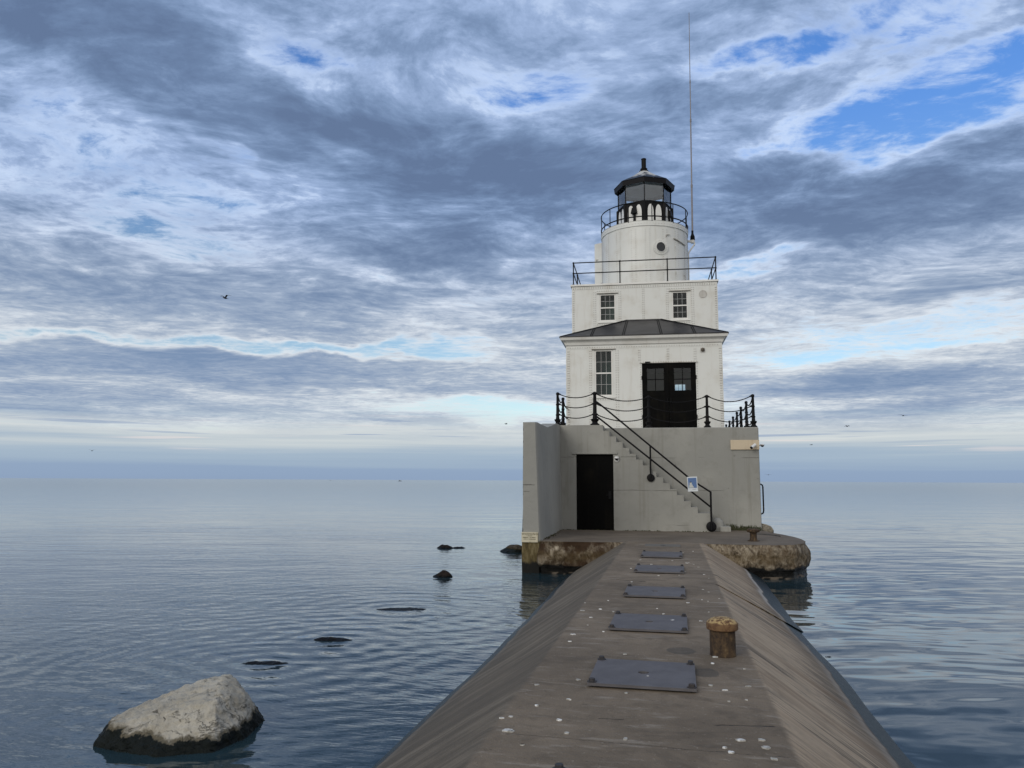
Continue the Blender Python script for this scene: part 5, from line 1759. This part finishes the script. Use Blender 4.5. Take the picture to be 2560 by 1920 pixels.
# ------------------------------------------------------------------ gulls and boats
GULLM = Mat("gull_plumage", 0.8, 0.2)
g = GULLM.g
GULLM.set(color=g.mix(g.noise(GULLM.P, 6.0, 3.0), (0.06, 0.065, 0.075), (0.16, 0.165, 0.175)))
GULLM = GULLM.mat


def gull(loc, heading, span_, wing, label, bank=0.0):
    """a gliding gull : tapered body with head and fan tail, two jointed wings ; wing = (inner rise, outer rise) in degrees"""
    t = bpy.data.objects.new('gull', None)
    COL.objects.link(t)
    t.location = loc
    t.rotation_euler = (0, R(bank), R(heading))
    t['label'], t['category'], t['group'] = label, 'gull', 'gulls flying over the lake'
    ORG[t.name] = Vector((0, 0, 0))
    k = span_ / 1.35
    body = MB().tube([(0.30 * k, 0, 0.03 * k), (0.26 * k, 0, 0.035 * k), (0.20 * k, 0, 0.03 * k), (0.08 * k, 0, 0), (-0.08 * k, 0, -0.01 * k), (-0.20 * k, 0, 0.0), (-0.24 * k, 0, 0.005)],
                     [0.006 * k, 0.03 * k, 0.036 * k, 0.07 * k, 0.065 * k, 0.03 * k, 0.02 * k], 10)
    body.add([(-0.2 * k, 0.025 * k, 0.005), (-0.2 * k, -0.025 * k, 0.005), (-0.36 * k, -0.07 * k, 0.01), (-0.37 * k, 0, 0.01), (-0.36 * k, 0.07 * k, 0.01)], [(0, 1, 2, 3, 4)])
    part('body', body, GULLM, t, smooth=60)
    for s_ in (1, -1):
        w = MB()
        i, o_ = R(wing[0] if s_ > 0 else wing[2]), R(wing[1] if s_ > 0 else wing[3])
        st = [(0.0, 0.10, -0.10, 0.05, 0.02), (0.30, 0.13, -0.05, 0.0, 0.02)]
        y1, z1 = 0.30 * math.cos(i), 0.30 * math.sin(i) + 0.03
        y2, z2 = y1 + 0.38 * math.cos(o_), z1 + 0.38 * math.sin(o_)
        ym, zm_ = y1 + 0.2 * math.cos(o_), z1 + 0.2 * math.sin(o_)
        secs = [(0.03, 0.03, 0.10, -0.09, 0.022), (y1, z1, 0.14, -0.05, 0.016), (ym, zm_, 0.08, -0.08, 0.01), (y2, z2, -0.08, -0.13, 0.004)]
        vs_ = []
        for (yy, zz, xa, xb, th) in secs:
            vs_ += [(xa * k, s_ * yy * k, zz * k), ((xa + xb) / 2 * k, s_ * yy * k, (zz + th) * k), (xb * k, s_ * yy * k, zz * k), ((xa + xb) / 2 * k, s_ * yy * k, (zz - th * 0.3) * k)]
        fs_ = []
        for a in range(3):
            for b in range(4):
                fs_.append((a * 4 + b, a * 4 + (b + 1) % 4, a * 4 + 4 + (b + 1) % 4, a * 4 + 4 + b))
        fs_ += [(0, 1, 2, 3), (12, 13, 14, 15)]
        w.add(vs_, fs_)
        part('wing', w, GULLM, t, smooth=50)
    return t


gull((-24.36, 63.83, 17.53), -115, 1.35, (38, -4, 34, 6), 'largest gull, flying with bent wings against grey cloud left of the lighthouse')
gull((-71.62, 131.71, 6.97), -80, 1.3, (30, 5, 30, 5), 'faint gull low over the horizon far out on the left')
gull((-1.13, 149.6, 13.18), -150, 1.3, (30, -35, 20, -10), 'tiny gull just left of the wing wall top')
gull((59.88, 137.18, 12.14), -70, 1.4, (30, -25, 28, -40), 'gull with drooping wing tips, upper of two close right of the base')
gull((61.52, 158.3, 9.83), -60, 1.1, (30, -40, 10, -30), 'small gull right of the base, level with the plywood board')
gull((58.91, 115.46, 12.25), -95, 1.5, (-6, 4, 14, 6), 'gull gliding on flat wings, highest one on the right')
gull((50.37, 151.86, 3.62), -95, 1.4, (0, 8, 2, 8), 'faint gull skimming just above the horizon right of the base')
BOATM = paint("dark_hull", (0.03, 0.035, 0.04), (0.05, 0.05, 0.05), 0.5, 0.6, 0.01)


def boat(loc, L, label, cabin_h):
    t = bpy.data.objects.new('fishing_boat', None)
    COL.objects.link(t)
    t.location = loc
    t['label'], t['category'], t['group'] = label, 'boat', 'small boats far out on the lake'
    ORG[t.name] = Vector((0, 0, 0))
    h = MB()
    vs_ = []
    for (x, w, zb, zt) in ((-0.5, 0.13, -0.03, 0.10), (-0.2, 0.16, -0.05, 0.10), (0.15, 0.15, -0.05, 0.115), (0.38, 0.08, -0.03, 0.14), (0.5, 0.01, 0.06, 0.16)):
        vs_ += [(x * L, -w * L, zt * L), (x * L, -w * 0.6 * L, zb * L), (x * L, w * 0.6 * L, zb * L), (x * L, w * L, zt * L)]
    fs_ = [(a * 4 + b, a * 4 + b + 1, a * 4 + 5 + b, a * 4 + 4 + b) for a in range(4) for b in range(3)]
    fs_ += [(a * 4 + 3, a * 4, a * 4 + 4, a * 4 + 7) for a in range(4)] + [(0, 1, 2, 3)]
    h.add(vs_, fs_)
    part('hull', h, BOATM, t)
    c = MB().prism([(-0.22 * L, 0.09 * L), (0.10 * L, 0.09 * L), (0.04 * L, (0.09 + cabin_h) * L), (-0.20 * L, (0.09 + cabin_h) * L)], 'y', -0.10 * L, 0.10 * L)
    part('cabin', c, BOATM, t)
    part('mast', MB().tube([(-0.15 * L, 0, 0.1 * L), (-0.15 * L, 0, (0.2 + cabin_h) * L)], 0.012 * L, 6), BOATM, t)
    return t


boat((-0.1439 * 1300, 1300, 0.0), 5.6, 'tiny dark fishing boat near the horizon left of the lighthouse', 0.2)
boat((-0.2337 * 1700, 1700, 0.0), 2.4, 'speck of a boat on the horizon, far left of the dark fishing boat', 0.55)
